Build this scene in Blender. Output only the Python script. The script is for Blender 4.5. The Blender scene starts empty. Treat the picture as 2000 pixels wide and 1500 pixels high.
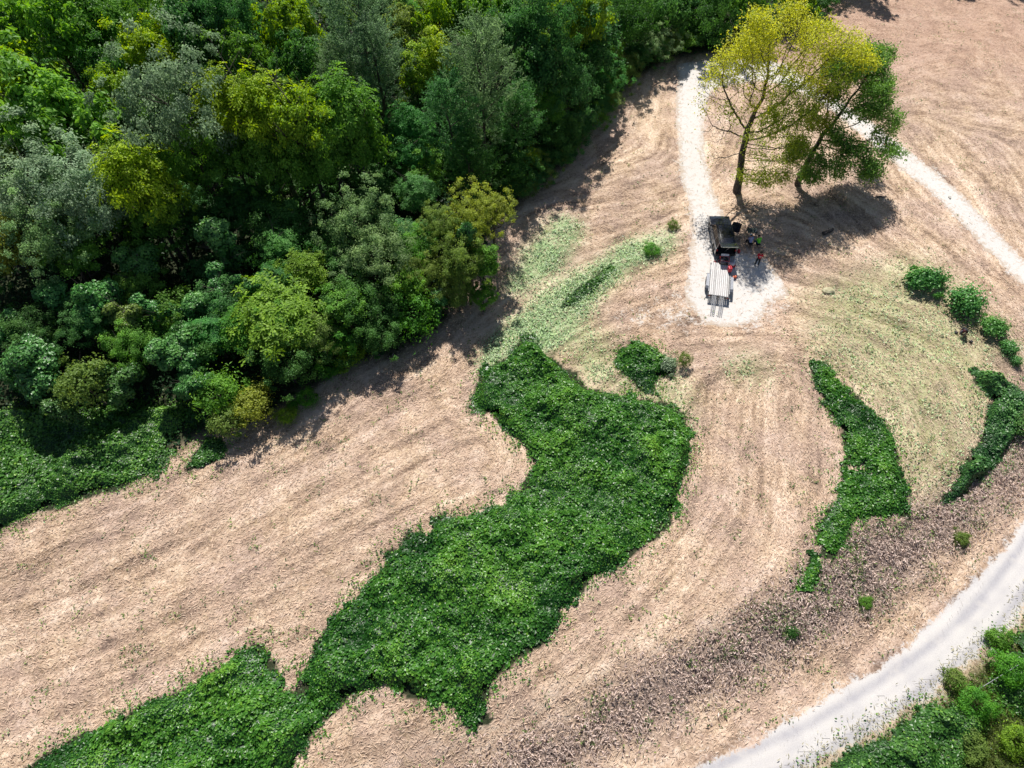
import bpy, bmesh, math, random
import numpy as np
from mathutils import Vector, Matrix
R = math.radians
S = bpy.context.scene
C = S.collection
rng = np.random.default_rng(7)
random.seed(7)

# ------------------------------------------------------------------ camera, sky, sun, exposure
PITCH, FPX, HC = R(57), 1333.0, 48.0
cd = bpy.data.cameras.new('camera'); cam = bpy.data.objects.new('camera', cd); C.objects.link(cam)
cam.location = (0, 0, HC); cam.rotation_euler = (math.pi/2 - PITCH, 0, 0)
cd.sensor_width = 36; cd.lens = FPX/2000*36; cd.clip_end = 6000; cd.clip_start = 0.5
S.camera = cam
SUN_EL, SUN_AZ = R(49), R(-5)          # azimuth measured from +Y towards +X
w = bpy.data.worlds.new('World'); S.world = w; w.use_nodes = True
nt = w.node_tree; bg = nt.nodes['Background']
sky = nt.nodes.new('ShaderNodeTexSky'); sky.sky_type = 'NISHITA'; sky.sun_disc = False
sky.sun_elevation = SUN_EL; sky.sun_rotation = SUN_AZ
nt.links.new(sky.outputs[0], bg.inputs[0]); bg.inputs[1].default_value = 0.055
sl = bpy.data.lights.new('sun', 'SUN'); sl.energy = 5.0; sl.angle = R(0.5); sl.color = (1, 0.955, 0.89)
so = bpy.data.objects.new('sun', sl); C.objects.link(so)
sd = Vector((math.sin(SUN_AZ)*math.cos(SUN_EL), math.cos(SUN_AZ)*math.cos(SUN_EL), math.sin(SUN_EL)))
so.rotation_euler = sd.to_track_quat('Z', 'Y').to_euler(); so.location = (0, 0, 80)
S.view_settings.view_transform = 'Standard'; S.view_settings.look = 'None'
S.view_settings.gamma = 1; S.view_settings.exposure = 0.48; S.view_settings.use_curve_mapping = False
S.render.engine = 'CYCLES'
S.cycles.max_bounces = 5; S.cycles.diffuse_bounces = 3; S.cycles.transmission_bounces = 3

# ------------------------------------------------------------------ numeric helpers
def ss(a, b, x):
    t = np.clip((x-a)/(b-a), 0, 1); return t*t*(3-2*t)
def hash2(ix, iy, s):
    n = (ix*374761393 + iy*668265263 + s*982451653) & 0xffffffff
    n = ((n ^ (n >> 13))*1274126177) & 0xffffffff
    return ((n ^ (n >> 16)) & 0xffff)/65535.0
def vnoise(x, y, s=0):
    x = np.asarray(x, float); y = np.asarray(y, float)
    ix = np.floor(x).astype(np.int64); iy = np.floor(y).astype(np.int64)
    fx = x-ix; fy = y-iy; fx = fx*fx*(3-2*fx); fy = fy*fy*(3-2*fy)
    a = hash2(ix, iy, s); b = hash2(ix+1, iy, s); c = hash2(ix, iy+1, s); d = hash2(ix+1, iy+1, s)
    return (a*(1-fx)+b*fx)*(1-fy)+(c*(1-fx)+d*fx)*fy
def fbm(x, y, s=0, o=4):
    v = 0; a = .5; t = 0
    for k in range(o):
        v = v+a*vnoise(x*2**k+13.7*k, y*2**k+7.1*k, s+k); t += a; a *= .5
    return v/t
def inpoly(x, y, P):
    x = np.asarray(x); y = np.asarray(y); r = np.zeros(x.shape, bool); n = len(P)
    for i in range(n):
        x0, y0 = P[i]; x1, y1 = P[(i+1) % n]
        if y0 == y1: continue
        c = ((y0 > y) != (y1 > y)) & (x < (x1-x0)*(y-y0)/(y1-y0)+x0)
        r ^= c
    return r
def pdist(x, y, L):
    d = np.full(np.shape(x), 1e9)
    for i in range(len(L)-1):
        x0, y0 = L[i]; x1, y1 = L[i+1]; dx, dy = x1-x0, y1-y0
        t = np.clip(((x-x0)*dx+(y-y0)*dy)/(dx*dx+dy*dy), 0, 1)
        d = np.minimum(d, np.hypot(x-x0-t*dx, y-y0-t*dy))
    return d
def ray_at(px, py, z):
    x = (px-1000)/FPX; y = (750-py)/FPX
    d = (x, math.cos(PITCH)+y*math.sin(PITCH), -math.sin(PITCH)+y*math.cos(PITCH))
    t = (z-HC)/d[2]; return (d[0]*t, d[1]*t)
ROAD = [ray_at(a, b, -.8) for a, b in ((700, 1830), (1000, 1700), (1250, 1600), (1465, 1500), (1600, 1440), (1725, 1362), (1830, 1290), (1920, 1210), (2000, 1110), (2110, 930), (2200, 700), (2260, 480))]
def gz(x, y):
    x = np.asarray(x, float); y = np.asarray(y, float)
    z = .35*np.sin(x/19+1)*np.cos(y/15)+.16*np.sin(x/7.3+y/11)+.06*np.sin(x/3.1-y/2.7)
    d = pdist(x, y, ROAD)
    k = ss(4.2, 9.5, d)
    return z*(.25+.75*k)-.8*(1-k)
def at(px, py, h=0):
    z = 0
    for i in range(6):
        x, y = ray_at(px, py, z+h); z = float(gz(x, y))
    return (x, y, z+h)
def wp(P): return [at(a, b)[:2] for a, b in P]

# ------------------------------------------------------------------ scene helpers
def meta(o, label=None, cat=None, group=None, kind=None):
    for k, v in (('label', label), ('category', cat), ('group', group), ('kind', kind)):
        if v: o[k] = v
    return o
def empty(name, loc=(0, 0, 0), rz=0, label=None, cat=None, group=None):
    o = bpy.data.objects.new(name, None); C.objects.link(o); o.location = loc; o.rotation_euler = (0, 0, rz)
    o.empty_display_size = .3
    return meta(o, label, cat, group)
def link(name, me, parent=None, mat=None):
    o = bpy.data.objects.new(name, me); C.objects.link(o)
    if mat is not None and not me.materials: me.materials.append(mat)
    if parent: o.parent = parent
    return o
def arr_mesh(name, V, F, attrs=None, smooth=False):
    V = np.ascontiguousarray(V, np.float32); F = np.ascontiguousarray(F, np.int32)
    me = bpy.data.meshes.new(name); n, k = F.shape
    me.vertices.add(len(V)); me.vertices.foreach_set('co', V.ravel())
    me.loops.add(n*k); me.loops.foreach_set('vertex_index', F.ravel())
    me.polygons.add(n); me.polygons.foreach_set('loop_start', np.arange(n, dtype=np.int32)*k)
    me.polygons.foreach_set('loop_total', np.full(n, k, np.int32))
    me.polygons.foreach_set('use_smooth', np.full(n, smooth, bool))
    me.update(calc_edges=True)
    for a, v in (attrs or {}).items():
        at_ = me.attributes.new(a, 'FLOAT', 'POINT'); at_.data.foreach_set('value', np.ascontiguousarray(v, np.float32))
    return me
def unit(v): return v/np.maximum(np.linalg.norm(v, axis=-1, keepdims=True), 1e-9)
def leaves(Cn, N, D, L, W, fold=.18):
    """folded rhombus leaves -> verts, tri faces; D long axis (made perpendicular to N)"""
    N = unit(N); D = unit(D-N*(D*N).sum(1, keepdims=True)); B = np.cross(N, D)
    L = np.asarray(L).reshape(-1, 1)*np.ones((len(Cn), 1)); W = np.asarray(W).reshape(-1, 1)*np.ones((len(Cn), 1))
    a = Cn-D*L*.5; c = Cn+D*L*.5; m = Cn-D*L*.05+N*W*fold
    b = m+B*W*.5; d = m-B*W*.5; 
    a = a-N*W*fold*0; 
    V = np.stack([a, b, c, d], 1).reshape(-1, 3)
    i = np.arange(len(Cn))*4
    F = np.stack([np.stack([i, i+1, i+2], 1), np.stack([i, i+2, i+3], 1)], 1).reshape(-1, 3)
    return V, F
def rnd(n, s=1.0): return rng.normal(0, s, (n, 3))
def sphere_dirs(n):
    return unit(rng.normal(0, 1, (n, 3)))

# ------------------------------------------------------------------ materials
def mat(name, col=(.5, .5, .5), rough=.6, metal=0, spec=.5):
    m = bpy.data.materials.new(name); m.use_nodes = True; b = m.node_tree.nodes['Principled BSDF']
    b.inputs['Base Color'].default_value = (*col, 1); b.inputs['Roughness'].default_value = rough
    b.inputs['Metallic'].default_value = metal; b.inputs['Specular IOR Level'].default_value = spec
    return m
def nodes(m): return m.node_tree.nodes, m.node_tree.links
def noisy(name, c1, c2, scale=20, rough=.7, metal=0, spec=.4, bump=.2, stretch=(1, 1, 1)):
    m = mat(name, c1, rough, metal, spec); N, L = nodes(m); b = N['Principled BSDF']
    tc = N.new('ShaderNodeTexCoord'); mp = N.new('ShaderNodeMapping'); mp.inputs['Scale'].default_value = stretch
    no = N.new('ShaderNodeTexNoise'); no.inputs['Scale'].default_value = scale; no.inputs['Detail'].default_value = 6
    cr = N.new('ShaderNodeValToRGB'); cr.color_ramp.elements[0].position = .35; cr.color_ramp.elements[1].position = .65
    cr.color_ramp.elements[0].color = (*c1, 1); cr.color_ramp.elements[1].color = (*c2, 1)
    L.new(tc.outputs['Object'], mp.inputs[0]); L.new(mp.outputs[0], no.inputs['Vector']); L.new(no.outputs[0], cr.inputs[0]); L.new(cr.outputs[0], b.inputs['Base Color'])
    if bump:
        bp = N.new('ShaderNodeBump'); bp.inputs['Strength'].default_value = bump; bp.inputs['Distance'].default_value = .03
        L.new(no.outputs[0], bp.inputs['Height']); L.new(bp.outputs[0], b.inputs['Normal'])
    return m
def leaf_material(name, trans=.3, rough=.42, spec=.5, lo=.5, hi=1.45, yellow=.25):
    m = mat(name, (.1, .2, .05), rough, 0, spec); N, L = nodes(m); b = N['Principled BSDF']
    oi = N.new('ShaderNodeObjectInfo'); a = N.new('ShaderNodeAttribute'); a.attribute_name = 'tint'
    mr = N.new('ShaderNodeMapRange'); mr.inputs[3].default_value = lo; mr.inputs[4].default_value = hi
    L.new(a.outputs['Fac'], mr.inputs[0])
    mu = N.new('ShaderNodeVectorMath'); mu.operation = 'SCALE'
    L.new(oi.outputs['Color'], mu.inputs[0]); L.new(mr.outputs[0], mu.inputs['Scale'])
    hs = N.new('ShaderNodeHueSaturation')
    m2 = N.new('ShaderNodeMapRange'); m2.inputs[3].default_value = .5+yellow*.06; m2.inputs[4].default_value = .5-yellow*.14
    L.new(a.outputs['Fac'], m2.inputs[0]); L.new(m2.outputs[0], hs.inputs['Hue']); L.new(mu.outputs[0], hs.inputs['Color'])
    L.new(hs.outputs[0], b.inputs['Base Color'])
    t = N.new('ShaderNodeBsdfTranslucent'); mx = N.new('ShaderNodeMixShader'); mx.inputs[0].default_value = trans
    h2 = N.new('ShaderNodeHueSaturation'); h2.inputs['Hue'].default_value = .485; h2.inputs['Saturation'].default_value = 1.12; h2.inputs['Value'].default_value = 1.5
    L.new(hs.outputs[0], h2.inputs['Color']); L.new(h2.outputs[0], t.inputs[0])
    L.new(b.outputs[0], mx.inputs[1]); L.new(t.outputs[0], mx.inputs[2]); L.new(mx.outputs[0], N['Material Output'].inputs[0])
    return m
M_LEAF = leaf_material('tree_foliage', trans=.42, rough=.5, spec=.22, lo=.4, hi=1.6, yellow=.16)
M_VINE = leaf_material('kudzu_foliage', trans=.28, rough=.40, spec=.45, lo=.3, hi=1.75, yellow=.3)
M_STRAW = leaf_material('dry_straw', trans=.12, rough=.6, spec=.35, lo=.5, hi=1.38, yellow=.05)
M_BARK = noisy('bark', (.045, .035, .03), (.13, .11, .095), 9, .9, bump=.6, stretch=(1, 1, .25))
M_BARKG = noisy('pale_bark', (.10, .09, .08), (.24, .22, .20), 9, .9, bump=.6, stretch=(1, 1, .25))

# ------------------------------------------------------------------ zones (outlines in world metres via the ground)
Z = {}
Z['kudzu'] = wp([(940,720),(928,760),(915,800),(960,805),(990,845),(1030,870),(1040,900),(1020,960),(980,990),(930,1010),(890,1020),(860,1000),(842,1000),(838,1030),(825,1052),(800,1035),(790,1060),(748,1080),(750,1110),(700,1160),(640,1210),(610,1260),(600,1320),(575,1350),(555,1345),(530,1300),(515,1262),(490,1260),(450,1290),(400,1320),(350,1350),(270,1385),(160,1430),(60,1500),(-80,1570),(-80,1700),(480,1700),(570,1500),(600,1460),(640,1400),(680,1360),(740,1330),(780,1335),(800,1360),(870,1375),(895,1390),(920,1425),(960,1415),(950,1360),(975,1320),(1020,1280),(1080,1240),(1090,1200),(1130,1165),(1150,1130),(1200,1115),(1240,1080),(1280,1050),(1310,1020),(1325,960),(1345,900),(1348,860),(1330,825),(1335,800),(1290,790),(1220,775),(1150,760),(1120,730),(1080,700),(1050,690),(1045,655),(1015,660),(1000,700),(980,710)])
Z['kudzu2'] = wp([(1590,700),(1583,730),(1610,790),(1640,830),(1650,870),(1648,905),(1690,905),(1705,925),(1650,918),(1640,930),(1640,970),(1620,1000),(1598,1030),(1600,1080),(1630,1095),(1655,1060),(1665,1015),(1720,1005),(1775,1018),(1770,960),(1755,900),(1740,850),(1700,800),(1650,760),(1615,715)])
Z['kudzu2b'] = wp([(1578,1070),(1575,1100),(1555,1155),(1585,1155),(1605,1130),(1600,1085)])
Z['kudzu3'] = wp([(1890,720),(1902,720),(1945,750),(1966,742),(1994,761),(1996,815),(1978,860),(1962,882),(1950,908),(1910,940),(1870,978),(1828,984),(1860,955),(1877,920),(1896,880),(1924,848),(1929,800),(1942,778),(1912,757)])
Z['kudzu4'] = wp([(1200,705),(1203,688),(1225,673),(1262,672),(1290,695),(1318,705),(1312,728),(1285,735),(1280,770),(1260,772),(1240,745),(1205,725)])
Z['kudzu5'] = wp([(-200,1160),(0,1035),(60,1005),(140,980),(230,955),(300,930),(335,890),(335,850),(395,820),(380,790),(280,780),(150,800),(-40,800),(-260,800)])
Z['kudzu6'] = wp([(362,920),(380,885),(405,855),(440,860),(440,890),(415,908)])
Z['kudzu7'] = wp([(1096,605),(1108,578),(1150,550),(1196,516),(1200,528),(1150,572),(1115,600)])
Z['road'] = wp([(600,1870),(950,1650),(1190,1562),(1355,1500),(1500,1440),(1640,1350),(1760,1270),(1880,1160),(1960,1070),(2000,1015),(2080,880),(2150,700),(2210,480),(2310,480),(2260,720),(2170,950),(2060,1110),(2000,1195),(1960,1240),(1900,1292),(1810,1365),(1700,1435),(1570,1502),(1300,1640),(1000,1850)])
Z['track'] = wp([(1322,125),(1320,200),(1322,260),(1328,330),(1345,400),(1352,450),(1350,500),(1338,540),(1335,585),(1365,630),(1440,642),(1485,625),(1500,590),(1545,580),(1530,548),(1500,505),(1440,490),(1412,420),(1392,360),(1376,300),(1376,240),(1385,185),(1405,168),(1480,158),(1545,168),(1600,202),(1650,237),(1720,297),(1790,352),(1860,418),(1930,490),(2000,558),(2100,655),(2100,590),(2000,505),(1930,432),(1870,372),(1800,312),(1740,265),(1700,235),(1640,198),(1590,165),(1540,128),(1470,112),(1400,115)])
Z['forest'] = wp([(-600,-150),(1640,-150),(1650,-30),(1600,30),(1530,70),(1400,100),(1310,115),(1230,160),(1180,220),(1130,290),(1040,375),(985,420),(950,490),(890,600),(850,650),(770,695),(700,712),(640,742),(560,782),(530,815),(400,850),(335,880),(300,925),(200,955),(60,1000),(0,1030),(-300,1200),(-600,1000)])
Z['verge'] = wp([(1400,1640),(1600,1512),(1720,1440),(1850,1355),(1920,1300),(2000,1225),(2100,1100),(2250,900),(2700,900),(2700,2200),(1400,2200)])
Z['green1'] = wp([(1090,420),(1130,430),(1140,460),(1100,510),(1040,560),(1000,580),(985,560),(1010,520),(1040,470)])
Z['green2'] = wp([(1322,450),(1305,490),(1220,530),(1150,600),(1110,660),(1060,700),(935,725),(950,670),(1000,620),(1060,570),(1150,520),(1230,470)])
Z['green3'] = wp([(1100,640),(1180,640),(1200,690),(1240,760),(1340,730),(1355,770),(1345,830),(1300,790),(1200,770),(1120,730)])
Z['green4'] = wp([(1580,560),(1700,530),(1760,500),(1830,520),(1900,600),(1960,680),(1900,740),(1930,800),(1880,900),(1820,990),(1775,980),(1740,830),(1660,740),(1590,690)])
Z['green5'] = wp([(1420,690),(1500,690),(1515,740),(1440,760),(1420,730)])
Z['dust'] = wp([(1170,600),(1330,560),(1350,520),(1560,520),(1570,610),(1500,665),(1300,660),(1160,645)])
Z['brush'] = wp([(850,1560),(1000,1470),(1150,1390),(1250,1310),(1400,1245),(1480,1185),(1560,1110),(1600,1090),(1650,1030),(1790,1005),(1900,935),(2010,850),(2100,760),(2100,820),(2000,955),(1900,1035),(1800,1115),(1700,1185),(1550,1275),(1400,1355),(1300,1405),(1200,1462),(1130,1500),(1000,1580)])
# ------------------------------------------------------------------ field raster
X0, X1, Y0, Y1 = -80.0, 80.0, -8.0, 104.0
RES = .25
nx = int((X1-X0)/RES)+1; ny = int((Y1-Y0)/RES)+1
gx = np.linspace(X0, X1, nx); gy = np.linspace(Y0, Y1, ny)
GX, GY = np.meshgrid(gx, gy)
def blur(a, r, it=2):
    for _ in range(it):
        for ax in (0, 1):
            p = np.pad(a, [(r+1, r) if i == ax else (0, 0) for i in (0, 1)], mode='edge')
            c = np.cumsum(p, axis=ax)
            a = (np.take(c, np.arange(2*r+1, c.shape[ax]), ax)-np.take(c, np.arange(0, c.shape[ax]-2*r-1), ax))/(2*r+1)
    return a
WX = GX+.5*(fbm(GX/1.3, GY/1.3, 3)-.5)*2; WY = GY+.5*(fbm(GX/1.3, GY/1.3, 9)-.5)*2
RAW = {k: inpoly(WX, WY, p).astype(float) for k, p in Z.items()}
def samp(a, x, y):
    fx = np.clip((x-X0)/(X1-X0)*(nx-1), 0, nx-1.001); fy = np.clip((y-Y0)/(Y1-Y0)*(ny-1), 0, ny-1.001)
    ix = fx.astype(int); iy = fy.astype(int); fx = fx-ix; fy = fy-iy
    return (a[iy, ix]*(1-fx)+a[iy, ix+1]*fx)*(1-fy)+(a[iy+1, ix]*(1-fx)+a[iy+1, ix+1]*fx)*fy
m_road = blur(RAW['road'], 2); m_track = blur(RAW['track'], 2)
m_fringe = np.maximum(np.maximum(blur(RAW['road'], 7), .9*blur(RAW['track'], 6)), np.clip(np.maximum(1.6*m_road-.25, 1.15*m_track-.12), 0, 1))
m_fringe = np.maximum(m_fringe, .50*blur(RAW['dust'], 6))
m_green = np.clip(1.15*blur(RAW['green1'], 3)+1.15*blur(RAW['green2'], 3)+.5*blur(RAW['green3'], 4)+.30*blur(RAW['green4'], 5)+.5*blur(RAW['green5'], 4), 0, 1)
m_brush = blur(RAW['brush'], 4)
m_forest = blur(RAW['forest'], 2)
m_verge = blur(RAW['verge'], 2)
m_kud = np.clip(sum(RAW[k] for k in Z if k.startswith('kudzu')), 0, 1)

# mowing direction
FL = [(100,1100,1,-.35),(50,1300,1,-.3),(400,1000,1,-.5),(250,1200,1,-.35),(700,800,1,-.7),(500,1150,1,-.5),(900,650,1,-1),(1000,500,1,-1.3),(1150,300,1,-.9),(830,850,1,-.7),(900,828,1,-.05),(975,870,.5,1),(965,950,-1,.9),(880,985,-1,.35),(800,950,1,-.5),(900,900,1,-.4),(1200,330,1,-.3),(1180,400,1,-.12),(1250,480,1,-.35),(1300,250,.15,-1),(1250,600,1,-.4),(1400,670,1,-.1),(1400,820,0,1),(1480,950,-.15,1),(1400,1080,-.6,1),(1250,1230,-1,.8),(1600,900,.15,1),(1560,1050,-.3,1),(1800,800,.45,1),(1700,700,.8,.7),(1700,620,1,.3),(1780,450,1,.8),(1800,60,1,.12),(1900,200,1,.2),(1750,150,1,-.5),(1950,400,.5,1),(1850,330,.8,1),(1990,150,.5,1),(600,1350,1,-.6),(800,1400,1,-.35),(1050,1350,1,-.75),(1100,1450,1,-.5),(1400,1300,1,-.55),(1700,1120,1,-.7),(1900,980,1,-.9),(1550,600,1,.2)]
c2 = np.zeros_like(GX); s2 = np.zeros_like(GX)
for a, b, u, v in FL:
    p = np.array(at(a, b)[:2]); q = np.array(at(a+u*12, b+v*12)[:2])-p; th = math.atan2(q[1], q[0])
    wgt = 1/(((GX-p[0])**2+(GY-p[1])**2)+3)**1.7
    c2 += wgt*math.cos(2*th); s2 += wgt*math.sin(2*th)
TH = .5*np.arctan2(s2, c2)+.5*(fbm(GX/5, GY/5, 21)-.5)
TH2 = 2*TH
nz = rng.random((ny, nx)); 
def lic(noise, steps, st):
    acc = noise.copy(); n = 1
    for sg in (1, -1):
        x = GX.copy(); y = GY.copy(); dx = np.cos(TH)*sg; dy = np.sin(TH)*sg
        for k in range(steps):
            x = x+dx*st; y = y+dy*st
            acc += samp(noise, x, y); n += 1
            t2 = samp(np.cos(TH2), x, y), samp(np.sin(TH2), x, y); t = .5*np.arctan2(t2[1], t2[0])
            cx, cy = np.cos(t), np.sin(t); f = np.sign(cx*dx+cy*dy); f[f == 0] = 1
            dx = cx*f; dy = cy*f
    return acc/n
def norm01(a):
    lo, hi = np.percentile(a, (3, 97)); return np.clip((a-lo)/(hi-lo), 0, 1)
streak = norm01(lic(nz, 7, .25))
streak2 = norm01(lic(blur(nz, 2), 16, .45))
patch = norm01(fbm(GX/6, GY/6, 31))
HG = gz(GX, GY)
fieldm = np.clip(1-ss(.02, .35, np.maximum(blur(RAW['road'], 5), blur(RAW['track'], 4)))-m_verge, 0, 1)
HG2 = HG+fieldm*(.035*streak+.012*streak2)*(1-.6*ss(50, 80, GY))+.10*(fbm(GX*1.5, GY*1.5, 61, 3)-.5)*fieldm+m_brush*.10*(fbm(GX*1.6, GY*1.6, 5)-.3)-.04

dr = pdist(GX, GY, ROAD)
rut = np.exp(-((dr-.85)/.33)**2)+.55*np.exp(-((dr-2.1)/.45)**2)+.35*np.exp(-((dr)/.3)**2)
rut = rut*(.5+.8*fbm(GX/3, GY/3, 77))+.25*ss(.45, .7, fbm(GX/1.5, GY/1.5, 78))
rut = np.clip(rut*ss(.05, .5, blur(RAW['road'], 8)), 0, 1)
# ------------------------------------------------------------------ ground
def grid_faces(keep=None):
    I = np.arange(nx*ny).reshape(ny, nx)
    F = np.stack([I[:-1, :-1], I[:-1, 1:], I[1:, 1:], I[1:, :-1]], -1)
    if keep is not None: F = F[keep[:-1, :-1] & keep[1:, 1:] & keep[:-1, 1:] & keep[1:, :-1]]
    return F.reshape(-1, 4)
def compact(V, F, attrs):
    u, inv = np.unique(F, return_inverse=True)
    return V[u], inv.reshape(F.shape), {k: v[u] for k, v in attrs.items()}
V = np.stack([GX, GY, HG2], -1).reshape(-1, 3)
FARK = ss(55, 82, GY)
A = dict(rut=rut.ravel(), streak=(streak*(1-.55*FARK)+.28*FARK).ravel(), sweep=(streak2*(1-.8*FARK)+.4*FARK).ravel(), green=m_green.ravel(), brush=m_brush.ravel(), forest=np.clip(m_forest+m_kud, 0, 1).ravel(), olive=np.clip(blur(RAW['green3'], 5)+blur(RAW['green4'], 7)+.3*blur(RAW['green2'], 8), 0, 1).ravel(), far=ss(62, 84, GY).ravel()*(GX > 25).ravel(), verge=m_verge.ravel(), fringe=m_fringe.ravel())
F = grid_faces()
# outer skirt to the horizon
bd = np.concatenate([np.arange(nx), (np.arange(1, ny)*nx+nx-1), ((ny-1)*nx+np.arange(nx-2, -1, -1)), (np.arange(ny-2, 0, -1)*nx)])
rings = []; prev = bd; Vs = [V]; Fs = [F]; cnt = len(V); zfar = 0
for k, sc in enumerate((1.15, 2, 5, 30)):
    P = V[bd].copy(); c = np.array([0, 48, 0]); P[:, :2] = c[:2]+(P[:, :2]-c[:2])*sc; P[:, 2] = V[bd][:, 2]*(.5 if k == 0 else 0)
    idx = np.arange(cnt, cnt+len(bd)); cnt += len(bd); Vs.append(P)
    Fs.append(np.stack([prev, idx, np.roll(idx, -1), np.roll(prev, -1)], 1)); prev = idx
    for a in A: A[a] = np.concatenate([A[a], A[a][bd] if k == 0 else np.full(len(bd), .5)*(a in ('streak', 'sweep', 'forest'))])
me = arr_mesh('ground', np.concatenate(Vs), np.concatenate(Fs), A, smooth=True)

def attr(N, name):
    a = N.new('ShaderNodeAttribute'); a.attribute_name = name; return a.outputs['Fac']
def mixc(N, L, f, a, b):
    m = N.new('ShaderNodeMix'); m.data_type = 'RGBA'
    for s, v in ((0, f), (6, a), (7, b)):
        if isinstance(v, (tuple, float, int)): m.inputs[s].default_value = (*v, 1) if isinstance(v, tuple) else v
        else: L.new(v, m.inputs[s])
    return m.outputs[2]
def math_(N, L, op, a, b=None, clamp=False):
    m = N.new('ShaderNodeMath'); m.operation = op; m.use_clamp = clamp
    for i, v in enumerate((a, b)):
        if v is None: continue
        if isinstance(v, (int, float)): m.inputs[i].default_value = v
        else: L.new(v, m.inputs[i])
    return m.outputs[0]
def rmp(N, L, f, stops):
    r = N.new('ShaderNodeValToRGB'); e = r.color_ramp.elements
    while len(e) < len(stops): e.new(.5)
    for x, (p, c) in zip(e, stops): x.position = p; x.color = (*c, 1) if isinstance(c, tuple) else (c, c, c, 1)
    L.new(f, r.inputs[0]); return r.outputs[0]
def tnoise(N, L, vec, scale, det=5, rough=.6, dist=0):
    n = N.new('ShaderNodeTexNoise'); n.inputs['Scale'].default_value = scale; n.inputs['Detail'].default_value = det
    n.inputs['Roughness'].default_value = rough; n.inputs['Distortion'].default_value = dist
    L.new(vec, n.inputs['Vector']); return n.outputs[0]
def gravel_colour(N, L, g):
    a = tnoise(N, L, g, 22, 5, .75); c = tnoise(N, L, g, .9, 5, .6, .5)
    col = rmp(N, L, a, [(.3, (.44, .415, .40)), (.5, (.58, .555, .53)), (.75, (.67, .645, .62))])
    col = mixc(N, L, math_(N, L, 'MULTIPLY', attr(N, 'rut'), math_(N, L, 'ADD', c, .5), True), col, rmp(N, L, a, [(.3, (.30, .29, .31)), (.75, (.45, .44, .46))]))
    return mixc(N, L, rmp(N, L, c, [(.5, 0.0), (.7, .35)]), col, (.62, .58, .53))
mg = mat('mown_field', (.4, .3, .2), .9, 0, .15); N, L = nodes(mg); b = N['Principled BSDF']
g = N.new('ShaderNodeNewGeometry').outputs['Position']
n1 = tnoise(N, L, g, 5.5, 6, .72, .6); n2 = tnoise(N, L, g, .22, 4, .6); n3 = tnoise(N, L, g, 1.3, 5, .65, .4)
f = math_(N, L, 'ADD', math_(N, L, 'MULTIPLY', attr(N, 'streak'), .25), math_(N, L, 'MULTIPLY', n1, .75))
f = math_(N, L, 'ADD', f, math_(N, L, 'MULTIPLY', math_(N, L, 'SUBTRACT', attr(N, 'sweep'), .5), .09))
n4 = tnoise(N, L, g, .55, 5, .62, .6)
f = math_(N, L, 'ADD', f, math_(N, L, 'MULTIPLY', math_(N, L, 'SUBTRACT', n4, .5), .55))
hay = rmp(N, L, f, [(.26, (.13, .09, .065)), (.40, (.36, .25, .17)), (.53, (.58, .435, .31)), (.74, (.80, .66, .52))])
hay = mixc(N, L, rmp(N, L, n2, [(.4, 0.0), (.6, .8)]), hay, rmp(N, L, f, [(.24, (.13, .09, .075)), (.5, (.43, .31, .25)), (.8, (.68, .54, .46))]))
hay = mixc(N, L, rmp(N, L, n3, [(.55, 0.0), (.72, .4)]), hay, rmp(N, L, f, [(.25, (.20, .15, .06)), (.75, (.60, .47, .26))]))
hay = mixc(N, L, math_(N, L, 'MULTIPLY', attr(N, 'olive'), rmp(N, L, n4, [(.3, .25), (.6, .85)])), hay, rmp(N, L, f, [(.22, (.14, .13, .05)), (.45, (.36, .33, .16)), (.75, (.62, .56, .34))]))
hay = mixc(N, L, math_(N, L, 'MULTIPLY', attr(N, 'far'), .75), hay, rmp(N, L, f, [(.2, (.20, .12, .09)), (.5, (.42, .27, .20)), (.85, (.58, .42, .32))]))
grn = rmp(N, L, f, [(.2, (.06, .10, .04)), (.5, (.25, .36, .17)), (.85, (.54, .62, .40))])
gm = math_(N, L, 'MULTIPLY', attr(N, 'green'), rmp(N, L, n3, [(.3, .55), (.6, 1.0)]))
col = mixc(N, L, gm, hay, grn)
col = mixc(N, L, attr(N, 'brush'), col, rmp(N, L, n1, [(.35, (.08, .065, .06)), (.62, (.36, .27, .22))]))
grav = gravel_colour(N, L, g)
fr = math_(N, L, 'ADD', attr(N, 'fringe'), math_(N, L, 'MULTIPLY', math_(N, L, 'SUBTRACT', n3, .5), 1.3))
fr = math_(N, L, 'ADD', fr, math_(N, L, 'MULTIPLY', math_(N, L, 'SUBTRACT', n1, .5), 1.2))
col = mixc(N, L, rmp(N, L, fr, [(.46, 0.0), (.72, 1.0)]), col, grav)
col = mixc(N, L, attr(N, 'verge'), col, rmp(N, L, n1, [(.35, (.03, .045, .015)), (.6, (.10, .13, .04)), (.75, (.24, .22, .11))]))
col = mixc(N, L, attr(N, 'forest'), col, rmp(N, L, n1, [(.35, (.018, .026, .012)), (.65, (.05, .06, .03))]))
L.new(col, b.inputs['Base Color'])
bp = N.new('ShaderNodeBump'); L.new(math_(N, L, 'SUBTRACT', .9, math_(N, L, 'MULTIPLY', attr(N, 'fringe'), 1.1), True), bp.inputs['Strength']); bp.inputs['Distance'].default_value = .12
L.new(n1, bp.inputs['Height']); L.new(bp.outputs[0], b.inputs['Normal'])
meta(link('ground', me, mat=mg), kind='structure')

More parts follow.
